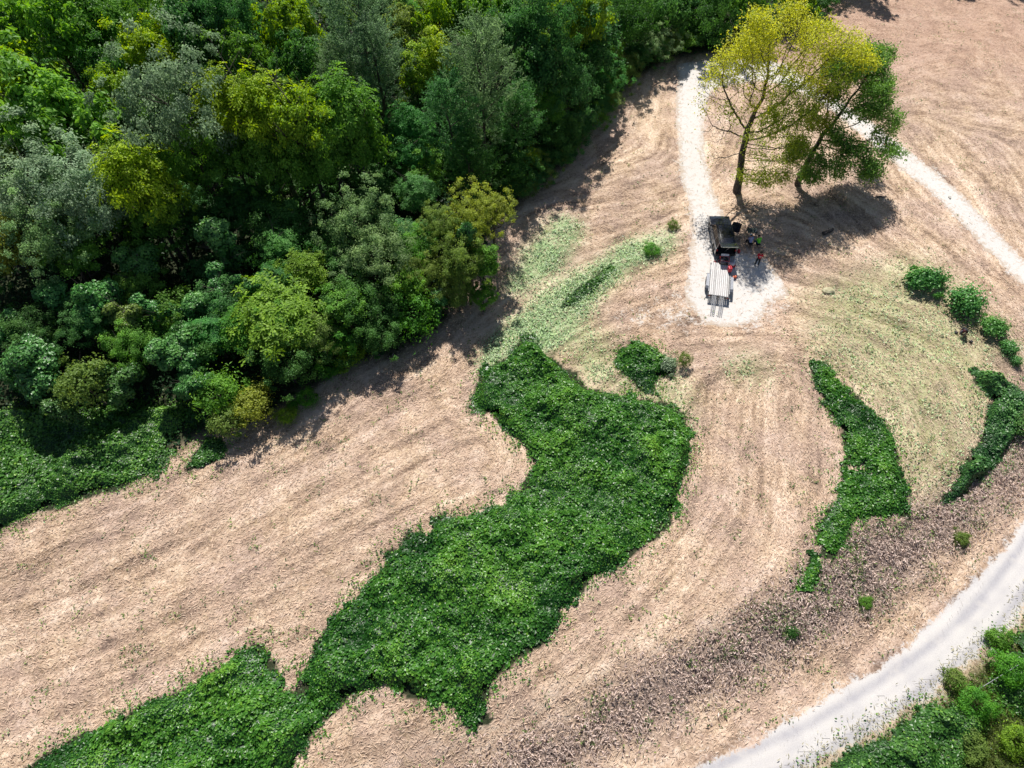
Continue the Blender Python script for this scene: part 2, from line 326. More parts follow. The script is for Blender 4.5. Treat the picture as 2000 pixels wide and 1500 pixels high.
# gravel sheets
def gravel_mat(name, ruts):
    m = mat(name, (.6, .6, .6), .9, 0, .2); N, L = nodes(m); b = N['Principled BSDF']
    g = N.new('ShaderNodeNewGeometry').outputs['Position']
    a = tnoise(N, L, g, 22, 5, .75); c = tnoise(N, L, g, .9, 5, .6, .5)
    col = rmp(N, L, a, [(.3, (.44, .415, .40)), (.5, (.58, .555, .53)), (.75, (.67, .645, .62))])
    col = gravel_colour(N, L, g)
    if not ruts:
        w = math_(N, L, 'ADD', tnoise(N, L, g, 2.6, 6, .72, .8), math_(N, L, 'MULTIPLY', attr(N, 'margin'), .20))
        col = mixc(N, L, rmp(N, L, w, [(.52, 0.0), (.68, .75)]), col, rmp(N, L, a, [(.3, (.26, .19, .12)), (.7, (.56, .43, .32))]))
    L.new(col, b.inputs['Base Color'])
    bp = N.new('ShaderNodeBump'); bp.inputs['Strength'].default_value = .25; bp.inputs['Distance'].default_value = .03
    L.new(a, bp.inputs['Height']); L.new(bp.outputs[0], b.inputs['Normal']); return m
edge = (fbm(GX*1.7, GY*1.7, 41, 4)-.5)*1.1
keep = (m_road+edge*.5) > .82
Vr = np.stack([GX, GY, np.maximum(HG-.04, HG2)+.028-.02*np.clip(rut, 0, 1)], -1).reshape(-1, 3)
v_, f_, a_ = compact(Vr, grid_faces(keep), dict(rut=rut.ravel()))
meta(link('gravel_road', arr_mesh('gravel_road', v_, f_, a_, True), mat=gravel_mat('road_gravel', True)), kind='structure')
keep = (m_track+edge*.25) > .42
Vr = np.stack([GX, GY, np.maximum(HG-.04, HG2)+.014], -1).reshape(-1, 3)
v_, f_, a_ = compact(Vr, grid_faces(keep), dict(rut=(rut*0).ravel(), margin=(1-ss(.42, .92, blur(RAW['track'], 3))).ravel()))
meta(link('gravel_track', arr_mesh('gravel_track', v_, f_, a_, True), mat=gravel_mat('track_gravel', False)), kind='structure')

# ------------------------------------------------------------------ scattering
def scatter(mask, dens, cap=10**7, far=.5):
    """points on the raster with density dens per m2 (thinner far away, outside the view nearly none)"""
    vis = (np.abs(GX) < 34+GY*.42) & (GY > 0)
    k = np.clip(mask, 0, 1)*vis*(far+(1-far)*ss(75, 15, GY))
    lam = k*dens*RES*RES
    n = rng.poisson(lam); iy, ix = np.nonzero(n); r = n[iy, ix]
    iy = np.repeat(iy, r); ix = np.repeat(ix, r)
    x = gx[ix]+rng.uniform(-.5, .5, len(ix))*RES; y = gy[iy]+rng.uniform(-.5, .5, len(iy))*RES
    if len(x) > cap:
        s = rng.permutation(len(x))[:cap]; x = x[s]; y = y[s]
    return x, y
def stuff(name, V, F, tint, col, m, label, cat):
    me = arr_mesh(name, V, F, dict(tint=tint)); o = link(name, me, mat=m); o.color = (*col, 1)
    return meta(o, label, cat, kind='stuff')
def lay(x, y, th, L, W, lift, tilt, hs=None):
    n = len(x); z = samp(HG2, x, y)+lift
    D = np.stack([np.cos(th), np.sin(th), rng.normal(0, tilt, n)], 1)
    Nn = np.stack([rng.normal(0, .35, n), rng.normal(0, .35, n), np.ones(n)], 1)
    Cc = np.stack([x, y, z], 1)
    return leaves(Cc, Nn, D, L, W)
openm = np.clip(1-m_forest*1.2-m_verge*1.5-m_kud-np.clip(m_road*1.6, 0, 1)-.85*np.clip(m_track*1.5, 0, 1), 0, 1)
hm = openm*(1-.6*m_green)*(1-.8*m_brush)*(1-.75*ss(.3, .6, m_fringe))*(.6+.4*streak)*(.35+.9*fbm(GX/2.2, GY/2.2, 57))
x, y = scatter(hm, 90, 230000, .35)
th = samp(TH, x, y)+rng.normal(0, .65, len(x))
n = len(x)
V, F = lay(x, y, th, rng.uniform(.15, .5, n), rng.uniform(.02, .05, n), rng.uniform(.01, .09, n), .18)
stuff('cut_straw', V, F, np.repeat(np.clip(rng.beta(2.2, 1.8, n), 0, 1), 4), (.61, .475, .355), M_STRAW, 'pale tan cut straw lying in swirling swaths over the mown field', 'straw')
# olive fresh clippings
x, y = scatter(openm*(m_green*.6+.9*m_green**3)*(.25+1.2*ss(.38, .66, fbm(GX/1.8, GY/1.8, 58)))*(.35+.65*streak)*(1-m_brush), 110, 150000, .5); n = len(x)
th = samp(TH, x, y)+rng.normal(0, .9, n)
V, F = lay(x, y, th, rng.uniform(.1, .32, n), rng.uniform(.05, .13, n), rng.uniform(.02, .20, n), .45)
stuff('mown_clippings', V, F, np.repeat(np.clip(rng.beta(1.6, 1.6, n), 0, 1), 4), (.33, .48, .26), M_VINE, 'pale green freshly mown vine clippings wilting on the field', 'clippings')
# scattered green sprigs surviving in the hay
sp = openm*ss(.57, .76, fbm(GX*.9, GY*.9, 55))*(.4+.6*m_green+.5*m_brush)
x, y = scatter(sp, 30, 34000, .5); n = len(x)
V, F = lay(x, y, rng.uniform(0, 6.28, n), rng.uniform(.1, .28, n), rng.uniform(.06, .13, n), rng.uniform(.04, .18, n), .4)
stuff('weed_sprigs', V, F, np.repeat(rng.random(n), 4), (.12, .21, .06), M_VINE, 'small dark green weed sprigs dotted through the dry field', 'weeds')
# rough dead brush bank
bk = m_brush*np.clip(1-m_kud, 0, 1)*(.35+.65*ss(.35, .6, fbm(GX*1.1, GY*1.1, 66)))
x, y = scatter(bk, 150, 90000, .8); n = len(x)
z = samp(HG2, x, y); hh = samp(fbm(GX*1.3, GY*1.3, 67), x, y)
lift = rng.random(n)**1.2*np.clip((hh-.25)*1.1, .05, .6)
V, F = leaves(np.stack([x, y, z+lift], 1), np.stack([rng.normal(0, .9, n), rng.normal(0, .9, n), np.ones(n)], 1), rnd(n), rng.uniform(.14, .42, n), rng.uniform(.03, .11, n), .3)
stuff('dead_brush', V, F, np.repeat(np.clip(rng.beta(1.6, 1.7, n), 0, 1), 4), (.56, .45, .39), M_STRAW, 'rough tangle of dead pinkish tan brush on the bank above the road', 'brush')
x, y = scatter(bk*ss(.5, .65, fbm(GX*.6, GY*.6, 68)), 45, 15000, .8); n = len(x)
V, F = lay(x, y, rng.uniform(0, 6.28, n), rng.uniform(.12, .3, n), rng.uniform(.05, .12, n), rng.uniform(.1, .35, n), .5)
stuff('brush_regrowth', V, F, np.repeat(rng.random(n), 4), (.08, .13, .04), M_VINE, 'green leaves resprouting through the dead brush above the road', 'weeds')

# kudzu mats
ER = dict(kudzu2b=3, kudzu4=4, kudzu6=3, kudzu7=3, kudzu3=3, kudzu2=5, kudzu=7, kudzu5=7)
ZW = dict(kudzu2b=.5, kudzu4=.6, kudzu6=.5, kudzu7=.35, kudzu3=.35)
def kudzu(key, label, hmax=.75, dens=150, col=(.058, .215, .022), seed=0, name='kudzu_mat'):
    P = np.array(Z[key]); x0, y0 = P.min(0)-1; x1, y1 = P.max(0)+1
    r = .16; xs = np.arange(x0, x1, r); ys = np.arange(y0, y1, r); X, Y = np.meshgrid(xs, ys)
    wob = 1.1*(fbm(X*1.2, Y*1.2, seed+2, 5)-.5)*2; wob2 = 1.1*(fbm(X*1.2, Y*1.2, seed+12, 5)-.5)*2
    wob *= min(1, ZW.get(key, 1)); wob2 *= min(1, ZW.get(key, 1))
    m = inpoly(X+wob, Y+wob2, Z[key]).astype(float)
    e = blur(m, int(ER.get(key, 5)), 2); e = np.clip((e-.46)*2, 0, 1)
    e2 = blur(m, 1, 2)
    h = (.06+.94*np.clip(fbm(X/2.1, Y/2.1, seed, 4)*1.7-.35, 0, 1.2))*ss(0, .8, e)*hmax*(.4+1.1*fbm(X/5, Y/5, seed+5, 2))+.04*e2
    h += (.22*(vnoise(X*1.9, Y*1.9, seed+8)-.5)+.12*(vnoise(X*4, Y*4, seed+9)-.5))*e; h = np.maximum(h, .05)
    base = gz(X, Y)-.02; vis = (np.abs(X) < 36+Y*.45) & (Y > .5)
    I = np.arange(X.size).reshape(X.shape); q = (m[:-1, :-1] > 0) & (m[1:, 1:] > 0) & (m[1:, :-1] > 0) & (m[:-1, 1:] > 0)
    q &= ((np.arange(q.shape[0])[:, None] >= 0))
    Fq = np.stack([I[:-1, :-1], I[:-1, 1:], I[1:, 1:], I[1:, :-1]], -1)[q]
    VV = np.stack([X, Y, base+h-.03], -1).reshape(-1, 3)
    # coarser underlay
    u, inv = np.unique(Fq, return_inverse=True); Vu = VV[u]; Fu = inv.reshape(Fq.shape)
    Ft = np.concatenate([Fu[:, [0, 1, 2]], Fu[:, [0, 2, 3]]])
    lam = (m > 0)*vis*dens*r*r*(.55+.45*ss(70, 20, Y)); cnt = rng.poisson(lam); iy, ix = np.nonzero(cnt); rr = cnt[iy, ix]
    iy = np.repeat(iy, rr); ix = np.repeat(ix, rr); n = len(ix)
    gyy, gxx = np.gradient(h, r)
    dx = rng.uniform(-.5, .5, n)*r; dy = rng.uniform(-.5, .5, n)*r
    z = base[iy, ix]+h[iy, ix]+gxx[iy, ix]*dx+gyy[iy, ix]*dy+rng.uniform(-.02, .12, n)
    Nn = np.stack([-gxx[iy, ix]*.9+rng.normal(0, .38, n), -gyy[iy, ix]*.9+rng.normal(0, .38, n), np.ones(n)], 1)
    big = fbm(xs[ix]/3.5, ys[iy]/3.5, seed+30)
    t = np.clip(.12+.55*rng.beta(1.6, 2.2, n)+1.0*(big-.5)+.35*(h[iy, ix]/hmax-.35), 0, 1)  # undulating light painted into the tint: mounds lighter, hollows darker
    hot = rng.random(n) < .02; t[hot] = 1
    # stragglers creeping past the margin
    ring = blur(m, 6, 2)*(m == 0)*vis; ring = ring*ss(.42, .62, fbm(X*1.1, Y*1.1, seed+44)+.25*ring)
    c3 = rng.poisson(np.clip(ring*2.2, 0, 1)*42*r*r); jy, jx = np.nonzero(c3); r3 = c3[jy, jx]; jy = np.repeat(jy, r3); jx = np.repeat(jx, r3); n3_ = len(jx)
    Vs_, Fs_ = leaves(np.stack([xs[jx]+rng.uniform(-.5, .5, n3_)*r, ys[jy]+rng.uniform(-.5, .5, n3_)*r, base[jy, jx]+rng.uniform(.04, .2, n3_)], 1), rnd(n3_, .45)+[0, 0, 1], rnd(n3_), rng.uniform(.10, .22, n3_), rng.uniform(.08, .16, n3_), .15)
    sc_ = .72+.75*ss(.3, .7, fbm(xs[ix]/1.6, ys[iy]/1.6, seed+50))
    Vl, Fl = leaves(np.stack([xs[ix]+dx, ys[iy]+dy, z], 1), Nn, rnd(n), rng.uniform(.11, .22, n)*sc_, rng.uniform(.09, .18, n)*sc_, .12)
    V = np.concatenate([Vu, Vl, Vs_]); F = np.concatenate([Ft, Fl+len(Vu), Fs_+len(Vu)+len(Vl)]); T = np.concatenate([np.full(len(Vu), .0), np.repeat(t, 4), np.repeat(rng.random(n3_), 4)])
    return stuff(name, V, F, T, col, M_VINE, label, 'kudzu')
kudzu('kudzu', 'large dense green kudzu mat curving through the middle of the mown field', 1.15, 112, seed=100)
kudzu('kudzu2', 'tapering green kudzu strip on the right beside the rough bank', .8, 150, seed=110)
kudzu('kudzu2b', 'little kudzu scrap at the foot of the right hand kudzu strip', .6, 170, seed=120)
kudzu('kudzu3', 'curved ridge of glossy kudzu near the right edge of the field', 1.25, 170, (.08, .24, .055), seed=130)
kudzu('kudzu4', 'rounded kudzu island left standing in the mown area left of centre track', 1.0, 170, seed=140)
kudzu('kudzu5', 'bright kudzu carpet at the left edge below the forest', 1.3, 100, (.09, .26, .035), seed=150)
kudzu('kudzu6', 'small wedge of green vines beside the yellowish shrub', .6, 150, (.08, .24, .035), seed=160)
kudzu('kudzu7', 'narrow uncut green strip between the pale clippings and the parking area', .38, 150, (.09, .24, .04), seed=170)

Z['vergev1'] = wp([(1590,1525),(1640,1485),(1700,1448),(1760,1408),(1830,1368),(1885,1375),(1925,1420),(1915,1470),(1880,1500),(1870,1600),(1560,1600)])
Z['vergev2'] = wp([(1925,1330),(1955,1285),(2000,1240),(2080,1160),(2110,1400),(2000,1410),(1960,1395)])
kudzu('vergev1', 'heaped vine thicket along the outer edge of the gravel road at bottom right', .95, 130, (.075, .22, .035), seed=180, name='vine_thicket')
kudzu('vergev2', 'bright heaped vine thicket crossed by the guy wire at the right edge', 1.05, 130, (.075, .23, .03), seed=190, name='vine_thicket')
# forest undergrowth carpet
ug = ss(.5, .9, blur(RAW['forest'], 3))*(1-RAW['kudzu5'])
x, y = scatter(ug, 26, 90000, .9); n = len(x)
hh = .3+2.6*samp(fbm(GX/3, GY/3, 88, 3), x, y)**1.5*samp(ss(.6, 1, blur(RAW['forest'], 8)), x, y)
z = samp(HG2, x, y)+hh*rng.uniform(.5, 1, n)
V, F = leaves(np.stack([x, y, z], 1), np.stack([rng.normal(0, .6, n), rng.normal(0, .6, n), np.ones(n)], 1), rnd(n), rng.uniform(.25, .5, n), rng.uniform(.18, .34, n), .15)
stuff('forest_undergrowth', V, F, np.repeat(rng.random(n), 4), (.02, .065, .022), M_LEAF, 'dark leafy undergrowth covering the forest floor between the trees, with shade put into its dark colour', 'undergrowth')  # leaf colour darkened to put the hollow's shade into it
# verge grass
vg = ss(.4, .9, m_verge)
x, y = scatter(vg, 130, 90000, 1); n = len(x); z = samp(HG2, x, y)
hh = rng.uniform(.15, .55, n); D = np.stack([rng.normal(.1, .5, n), rng.normal(-.1, .5, n), np.ones(n)], 1)
V, F = leaves(np.stack([x, y, z+hh*.45], 1), rnd(n)*[1, 1, .3], D, hh, rng.uniform(.03, .07, n))
t = np.clip(.35+.5*(samp(fbm(GX/2, GY/2, 91), x, y)-.3)+rng.normal(0, .2, n), 0, 1)
stuff('verge_grass', V, F, np.repeat(t, 4), (.14, .19, .05), M_LEAF, 'tall tufted green grass on the verge outside the gravel road', 'grass')
fe = ss(.02, .25, blur(RAW['verge'], 5))*(1-ss(.5, .9, m_verge))
x, y = scatter(fe, 40, 12000, 1); n = len(x)
V, F = lay(x, y, rng.uniform(0, 6.28, n), rng.uniform(.1, .35, n), rng.uniform(.02, .06, n), rng.uniform(.02, .2, n), .5)
stuff('verge_weeds', V, F, np.repeat(rng.random(n), 4), (.30, .28, .14), M_STRAW, 'straggly dry weeds creeping onto the outer edge of the gravel road', 'weeds')

# ------------------------------------------------------------------ crowns
def build(parts, tints):
    Vs, Fs, Ts, o = [], [], [], 0
    for (v, f), t in zip(parts, tints):
        Vs.append(v); Fs.append(f+o); o += len(v); Ts.append(t)
    return np.concatenate(Vs), np.concatenate(Fs), np.concatenate(Ts)
def lobes_on(n, R_, hz, low=-.25):
    k = np.arange(n)+.5; ph = np.arccos(1-(1-low)*k/n); a = k*2.39996+rng.uniform(0, 6)
    d = np.stack([np.sin(ph)*np.cos(a), np.sin(ph)*np.sin(a), np.cos(ph)], 1)+rnd(n, .2); sd = rng.integers(1000)
    w_ = .62+.62*vnoise(d[:, 0]*1.4+9, d[:, 1]*1.4+d[:, 2]*1.1+9, sd)
    return d*np.array([R_, R_, hz])*(rng.uniform(.5, 1.05, n)*w_)[:, None]*1.12, unit(d)
def lobe_leaves(LC, LD, LR, n, L, W, up=.5, droop=.5):
    k = rng.integers(0, len(LC), n); d = sphere_dirs(n)
    flip = (d*LD[k]).sum(1) < -.25; d[flip] *= -1
    out = rng.random(n) < .14
    r = LR[k]*np.where(out, rng.uniform(.9, 1.65, n), rng.uniform(.05, 1, n)**.6)
    sq = rng.uniform(.4, .9, len(LC))
    p = LC[k]+d*r[:, None]*np.stack([np.ones(n), np.ones(n), sq[k]], 1)
    Nn = d*.6+LD[k]*.4+np.array([0, 0, up])+rnd(n, .55)
    D = rnd(n)+np.array([0, 0, -droop])
    t0 = rng.random(len(LC))
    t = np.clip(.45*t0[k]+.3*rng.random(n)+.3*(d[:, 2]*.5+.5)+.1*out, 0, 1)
    return leaves(p, Nn, D, L if np.isscalar(L) else rng.uniform(*L, n), W if np.isscalar(W) else rng.uniform(*W, n)), np.repeat(t, 4)
def crown_broad(nl=46, n=10500, R_=3.6, hz=3.2, L=(.2, .42), W=(.13, .26), lr=(.35, .95)):
    nl = int(nl*1.5); LC, LD = lobes_on(nl, R_*.92, hz*.9); LR = rng.uniform(0, 1, nl)**1.6*(lr[1]-lr[0])+lr[0]
    inner = rnd(8)*[R_*.3, R_*.3, hz*.3]; LC = np.concatenate([LC, inner]); LD = np.concatenate([LD, unit(inner)]); LR = np.concatenate([LR, np.full(8, 1.1)])
    a, t = lobe_leaves(LC, LD, LR, n, L, W)
    return build([a], [t])
def crown_feather(n=11000, R_=3.2, hz=4.4):
    # ascending plumes with fine foliage
    nb = 330; k = np.arange(nb)+.5; h = rng.uniform(-.7, 1, nb); a = rng.uniform(0, 6.28, nb)
    rr = R_*np.sqrt(np.clip(1-((h+.15)/1.16)**2, 0, 1))*rng.uniform(.35, 1, nb)*(.75+.35*np.sin(3*a+h*4))
    P = np.stack([rr*np.cos(a), rr*np.sin(a), h*hz], 1)
    dr_ = unit(np.stack([np.cos(a), np.sin(a), rng.uniform(.3, 1.3, nb)], 1)+rnd(nb, .2))
    j = rng.integers(0, nb, n); s = rng.uniform(0, 1, n)
    p = P[j]+dr_[j]*(s*rng.uniform(.7, 1.3, n))[:, None]+rnd(n, .16)*(1-.5*s)[:, None]
    t = np.clip(.35*rng.random(nb)[j]+.5*rng.random(n)+.15*s, 0, 1)
    a_ = leaves(p, rnd(n)+[0, 0, .8], dr_[j]+rnd(n, .5), rng.uniform(.16, .32, n), rng.uniform(.05, .12, n))
    return build([a_], [np.repeat(t, 4)])
def crown_compound(R_=3.3, hz=3.0, nr=330, nf=10):
    LC, LD = lobes_on(nr, R_, hz, -.2)
    LC *= rng.uniform(.75, 1.03, (nr, 1)); P, Nn, D, Lq, T = [], [], [], [], []
    for i in range(nr):
        ax = unit(LD[i]*.6+np.array([0, 0, .8])+rng.normal(0, .2, 3)); u = unit(np.cross(ax, rng.normal(0, 1, 3))); v = np.cross(ax, u)
        t = rng.random(); ln = rng.uniform(.5, .95)
        for q in range(nf):
            an = q*6.283/nf+rng.uniform(-.25, .25); o = u*math.cos(an)+v*math.sin(an); p = LC[i].copy(); dd = o+ax*rng.uniform(.1, .7)
            for s in range(3):
                dd = unit(dd); p2 = p+dd*ln/3; P.append((p+p2)/2); D.append(dd); Nn.append(ax+rng.normal(0, .2, 3)); Lq.append(ln/3*1.25); T.append(np.clip(.35*t+.5*rng.random()+.1*s, 0, 1)); p = p2; dd = dd+np.array([0, 0, -.35])
    P = np.array(P); a_ = leaves(P, np.array(Nn), np.array(D), np.array(Lq), rng.uniform(.12, .26, len(P)))
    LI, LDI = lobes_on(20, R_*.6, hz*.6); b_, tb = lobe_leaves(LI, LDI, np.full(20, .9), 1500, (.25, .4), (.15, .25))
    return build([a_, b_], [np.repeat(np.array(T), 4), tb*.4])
ICO = {}
def ico(sub):
    if sub not in ICO:
        bm = bmesh.new(); bmesh.ops.create_icosphere(bm, subdivisions=sub, radius=1)
        ICO[sub] = (np.array([v.co[:] for v in bm.verts]), np.array([[v.index for v in f.verts] for f in bm.faces])); bm.free()
    return ICO[sub]
def crown_drape(blobs, dens=38, L=(.2, .34), W=(.18, .3)):
    """vine covered shape: blobs (x,y,z,rx,ry,rz); leaves lie like shingles on the outer skin over a dark inner mass"""
    B = np.array(blobs, float); parts, tints = [], []
    iv, jf = ico(2)
    for k, b_ in enumerate(B):
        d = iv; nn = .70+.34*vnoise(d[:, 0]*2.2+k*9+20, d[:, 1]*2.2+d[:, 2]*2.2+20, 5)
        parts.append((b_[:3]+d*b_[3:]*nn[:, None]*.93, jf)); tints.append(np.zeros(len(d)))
        ar = 4*math.pi*((b_[3]*b_[4])**1.6/3+(b_[3]*b_[5])**1.6/3+(b_[4]*b_[5])**1.6/3)**(1/1.6)
        n = int(ar*dens); d = sphere_dirs(n); d[:, 2] = np.where(d[:, 2] < -.55, -d[:, 2], d[:, 2])
        nn = .76+.36*vnoise(d[:, 0]*2.2+k*9+20, d[:, 1]*2.2+d[:, 2]*2.2+20, 5)+rng.normal(0, .06, n)+(rng.random(n) < .06)*rng.uniform(0, .22, n)
        p = b_[:3]+d*b_[3:]*nn[:, None]
        ok = np.ones(n, bool)
        for j, c in enumerate(B):
            if j != k: ok &= ((((p-c[:3])/c[3:])**2).sum(1) > .6)
        p = p[ok]; d = d[ok]; n = len(p); nr = unit(d/b_[3:])
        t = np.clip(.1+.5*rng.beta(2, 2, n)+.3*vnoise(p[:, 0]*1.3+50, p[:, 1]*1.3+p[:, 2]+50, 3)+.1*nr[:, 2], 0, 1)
        parts.append(leaves(p, nr+rnd(n, .35)+[0, 0, .25], rnd(n)+[0, 0, -1.2], rng.uniform(*L, n), rng.uniform(*W, n))); tints.append(np.repeat(t, 4))
    return build(parts, tints)
PROTO = {}
def proto(key, data):
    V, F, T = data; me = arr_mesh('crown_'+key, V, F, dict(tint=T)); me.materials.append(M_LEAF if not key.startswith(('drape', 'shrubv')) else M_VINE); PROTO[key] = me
for i in range(3): proto('broad%d' % i, crown_broad(nl=40+8*i))
proto('fine0', crown_broad(nl=75, n=15000, L=(.13, .24), W=(.09, .17), lr=(.45, .85)))
proto('fine1', crown_broad(nl=60, n=15000, hz=3.8, L=(.13, .24), W=(.09, .17), lr=(.45, .9)))
for i in range(2): proto('feather%d' % i, crown_feather())
for i in range(2): proto('compound%d' % i, crown_compound())
proto('tall0', crown_broad(nl=60, n=10000, R_=2.5, hz=4.6))
def drape(parts_, seed):
    rs = np.random.default_rng(seed); out = []
    for (x, y, z, rx, ry, rz) in parts_:
        out.append((x, y, z, rx*.8, ry*.8, rz*.85))
        for k in range(5):
            d = unit(rs.normal(0, 1, (1, 3)))[0]; d[2] = abs(d[2])*.8-.15; q = rs.uniform(.28, .5)
            out.append((x+d[0]*rx*.72, y+d[1]*ry*.72, z+d[2]*rz*.8, rx*q, ry*q, rz*q*1.1))
        a_ = rs.uniform(0, 6.28); out.append((x+math.cos(a_)*rx*.6, y+math.sin(a_)*ry*.6, z-rz*.7, rx*.4, ry*.4, rz*.8))
    return crown_drape(out, 34, (.17, .32), (.13, .26))
proto('drape0', drape([(0,0,0,2.2,2.0,1.7),(1.7,.9,-1,1.4,1.5,1.9),(-1.6,-.6,-1.1,1.3,1.3,2.0),(.2,-1.5,-1.9,1.5,1.2,1.8),(.6,.4,1.4,1.1,1.0,1.1)], 1))
proto('drape1', drape([(0,0,1.1,1.6,1.2,.9),(.1,-.1,-.9,.8,.8,2.3),(1.1,.3,.5,.9,.7,.6),(-.9,-.1,.2,.8,.8,.8),(-.2,-.6,-2.6,1.4,1.2,1.3)], 2))
proto('drape2', drape([(-2.2,.1,1.1,1.0,.9,.8),(-1,0,.3,1.1,.9,.9),(.2,.1,0,1.1,.9,.8),(1.4,-.1,-.5,1.1,1.0,1.0),(-1.2,-.3,-1.6,1.6,1.2,1.7),(1.2,-.5,-2.1,1.5,1.2,1.4),(-2.5,0,-.8,.8,.7,1.9)], 3))
proto('drape3', drape([(0,0,-.2,1.9,1.7,1.2),(-1.0,.8,1.0,1.0,.9,.9),(1.2,-.5,.5,1.1,.9,.9),(-.3,-1.2,-.9,1.4,1.2,1.5),(1.5,.8,-.9,1.1,1.2,1.6)], 4))
proto('shrub0', crown_broad(nl=26, n=3600, R_=1.3, hz=1.0, L=(.1, .22), W=(.07, .14), lr=(.3, .55)))
proto('shrub1', crown_broad(nl=18, n=3000, R_=1.2, hz=1.15, L=(.12, .26), W=(.05, .1), lr=(.3, .6)))
proto('shrubv0', crown_broad(nl=16, n=3400, R_=1.25, hz=.72, L=(.12, .24), W=(.10, .2), lr=(.22, .55)))
proto('shrubv1', crown_broad(nl=14, n=3000, R_=1.05, hz=.85, L=(.12, .24), W=(.10, .2), lr=(.22, .5)))

def tube(bm, a, b_, ra, rb, n=6):
    a = Vector(a); b_ = Vector(b_); d = (b_-a); q = d.to_track_quat('Z', 'Y'); r0, r1 = [], []
    for k in range(n):
        an = k*6.28318/n; o = q @ Vector((math.cos(an), math.sin(an), 0))
        r0.append(bm.verts.new(a+o*ra)); r1.append(bm.verts.new(b_+o*rb))
    for k in range(n):
        j = (k+1) % n; bm.faces.new((r0[k], r0[j], r1[j], r1[k]))
    bm.faces.new(r1); bm.faces.new(r0[::-1])
def trunk_mesh(seed, H_=8.0):
    rd = random.Random(seed); bm = bmesh.new(); p = Vector((0, 0, -.3)); r = .24; ps = []
    for k in range(7):
        q = p+Vector((rd.uniform(-.18, .18), rd.uniform(-.18, .18), H_/7)); tube(bm, p, q, r, r*.84, 8); p = q; r *= .84; ps.append((p.copy(), r))
    for k in range(9):
        p, r = ps[rd.randint(2, 6)]; a = rd.uniform(0, 6.28); d = Vector((math.cos(a), math.sin(a), rd.uniform(.4, 1.1))); 
        m_ = p+d*rd.uniform(.7, 1.2); tube(bm, p, m_, r*.55, r*.35, 5); e = m_+(d+Vector((rd.uniform(-.4, .4), rd.uniform(-.4, .4), .3)))*rd.uniform(.7, 1.3); tube(bm, m_, e, r*.35, r*.12, 5)
        tube(bm, m_, m_+Vector((rd.uniform(-1, 1), rd.uniform(-1, 1), .8)), r*.25, r*.08, 4)
    me = bpy.data.meshes.new('trunk'); bm.to_mesh(me); bm.free(); me.materials.append(M_BARK); return me
TRUNKS = [trunk_mesh(s) for s in range(3)]
CR = {k: (abs(np.array([v.co.z for v in me.vertices]).min()), ) for k, me in PROTO.items()}
COL = dict(
    mid=(.11, .27, .038), dark=(.055, .17, .036), teal=(.06, .195, .055), yel=(.23, .37, .02), lime=(.165, .31, .03),
    grey=(.20, .29, .17), silver=(.18, .31, .13), feather=(.14, .26, .12), olive=(.14, .23, .05), vine=(.06, .235, .055),
    vinel=(.085, .27, .06), gold=(.23, .30, .05), bright=(.075, .26, .03))
def tree(px, py, top, rad, kind, col, label, cat='tree', group=None, name='forest_tree', hs=1.0, mid=.68, rz=None):
    """crown centre seen at photo point px,py and standing mid*top above the ground"""
    if top > 4 and not any(q in label for q in ('golden trees', 'golden green', 'rightmost golden', 'vine column', 'twiggy')):
        while top > 3:
            x, y, zc = at(px, py, top*mid); k_ = top*mid/math.tan(SUN_EL); sx, sy = x-math.sin(SUN_AZ)*k_, y-math.cos(SUN_AZ)*k_
            if inpoly(np.array([sx]), np.array([sy+.6]), Z['forest'])[0]: break
            top -= .4
    me = PROTO[kind]; x, y, zc = at(px, py, top*mid); zg = float(gz(x, y))
    rz = rng.uniform(0, 6.28) if rz is None else rz
    o = empty(name, (x, y, zg), rz, label, cat, group)
    base = {'b': 3.6, 'f': 3.4, 'c': 3.7, 't': 2.7, 'd': 2.9, 's': 1.35}[kind[0]]
    if kind == 'drape1': base = 1.9
    if kind == 'drape2': base = 3.0
    s = rad/base
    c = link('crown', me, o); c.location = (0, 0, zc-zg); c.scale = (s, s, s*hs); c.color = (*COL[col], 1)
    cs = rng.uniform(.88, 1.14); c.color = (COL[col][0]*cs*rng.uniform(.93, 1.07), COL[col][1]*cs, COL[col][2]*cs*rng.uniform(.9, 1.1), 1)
    t = link('trunk', TRUNKS[int(rng.integers(3))], o); t.scale = (top/14+.25, top/14+.25, (top*mid+.35*top*.3)/8.0)
    return o

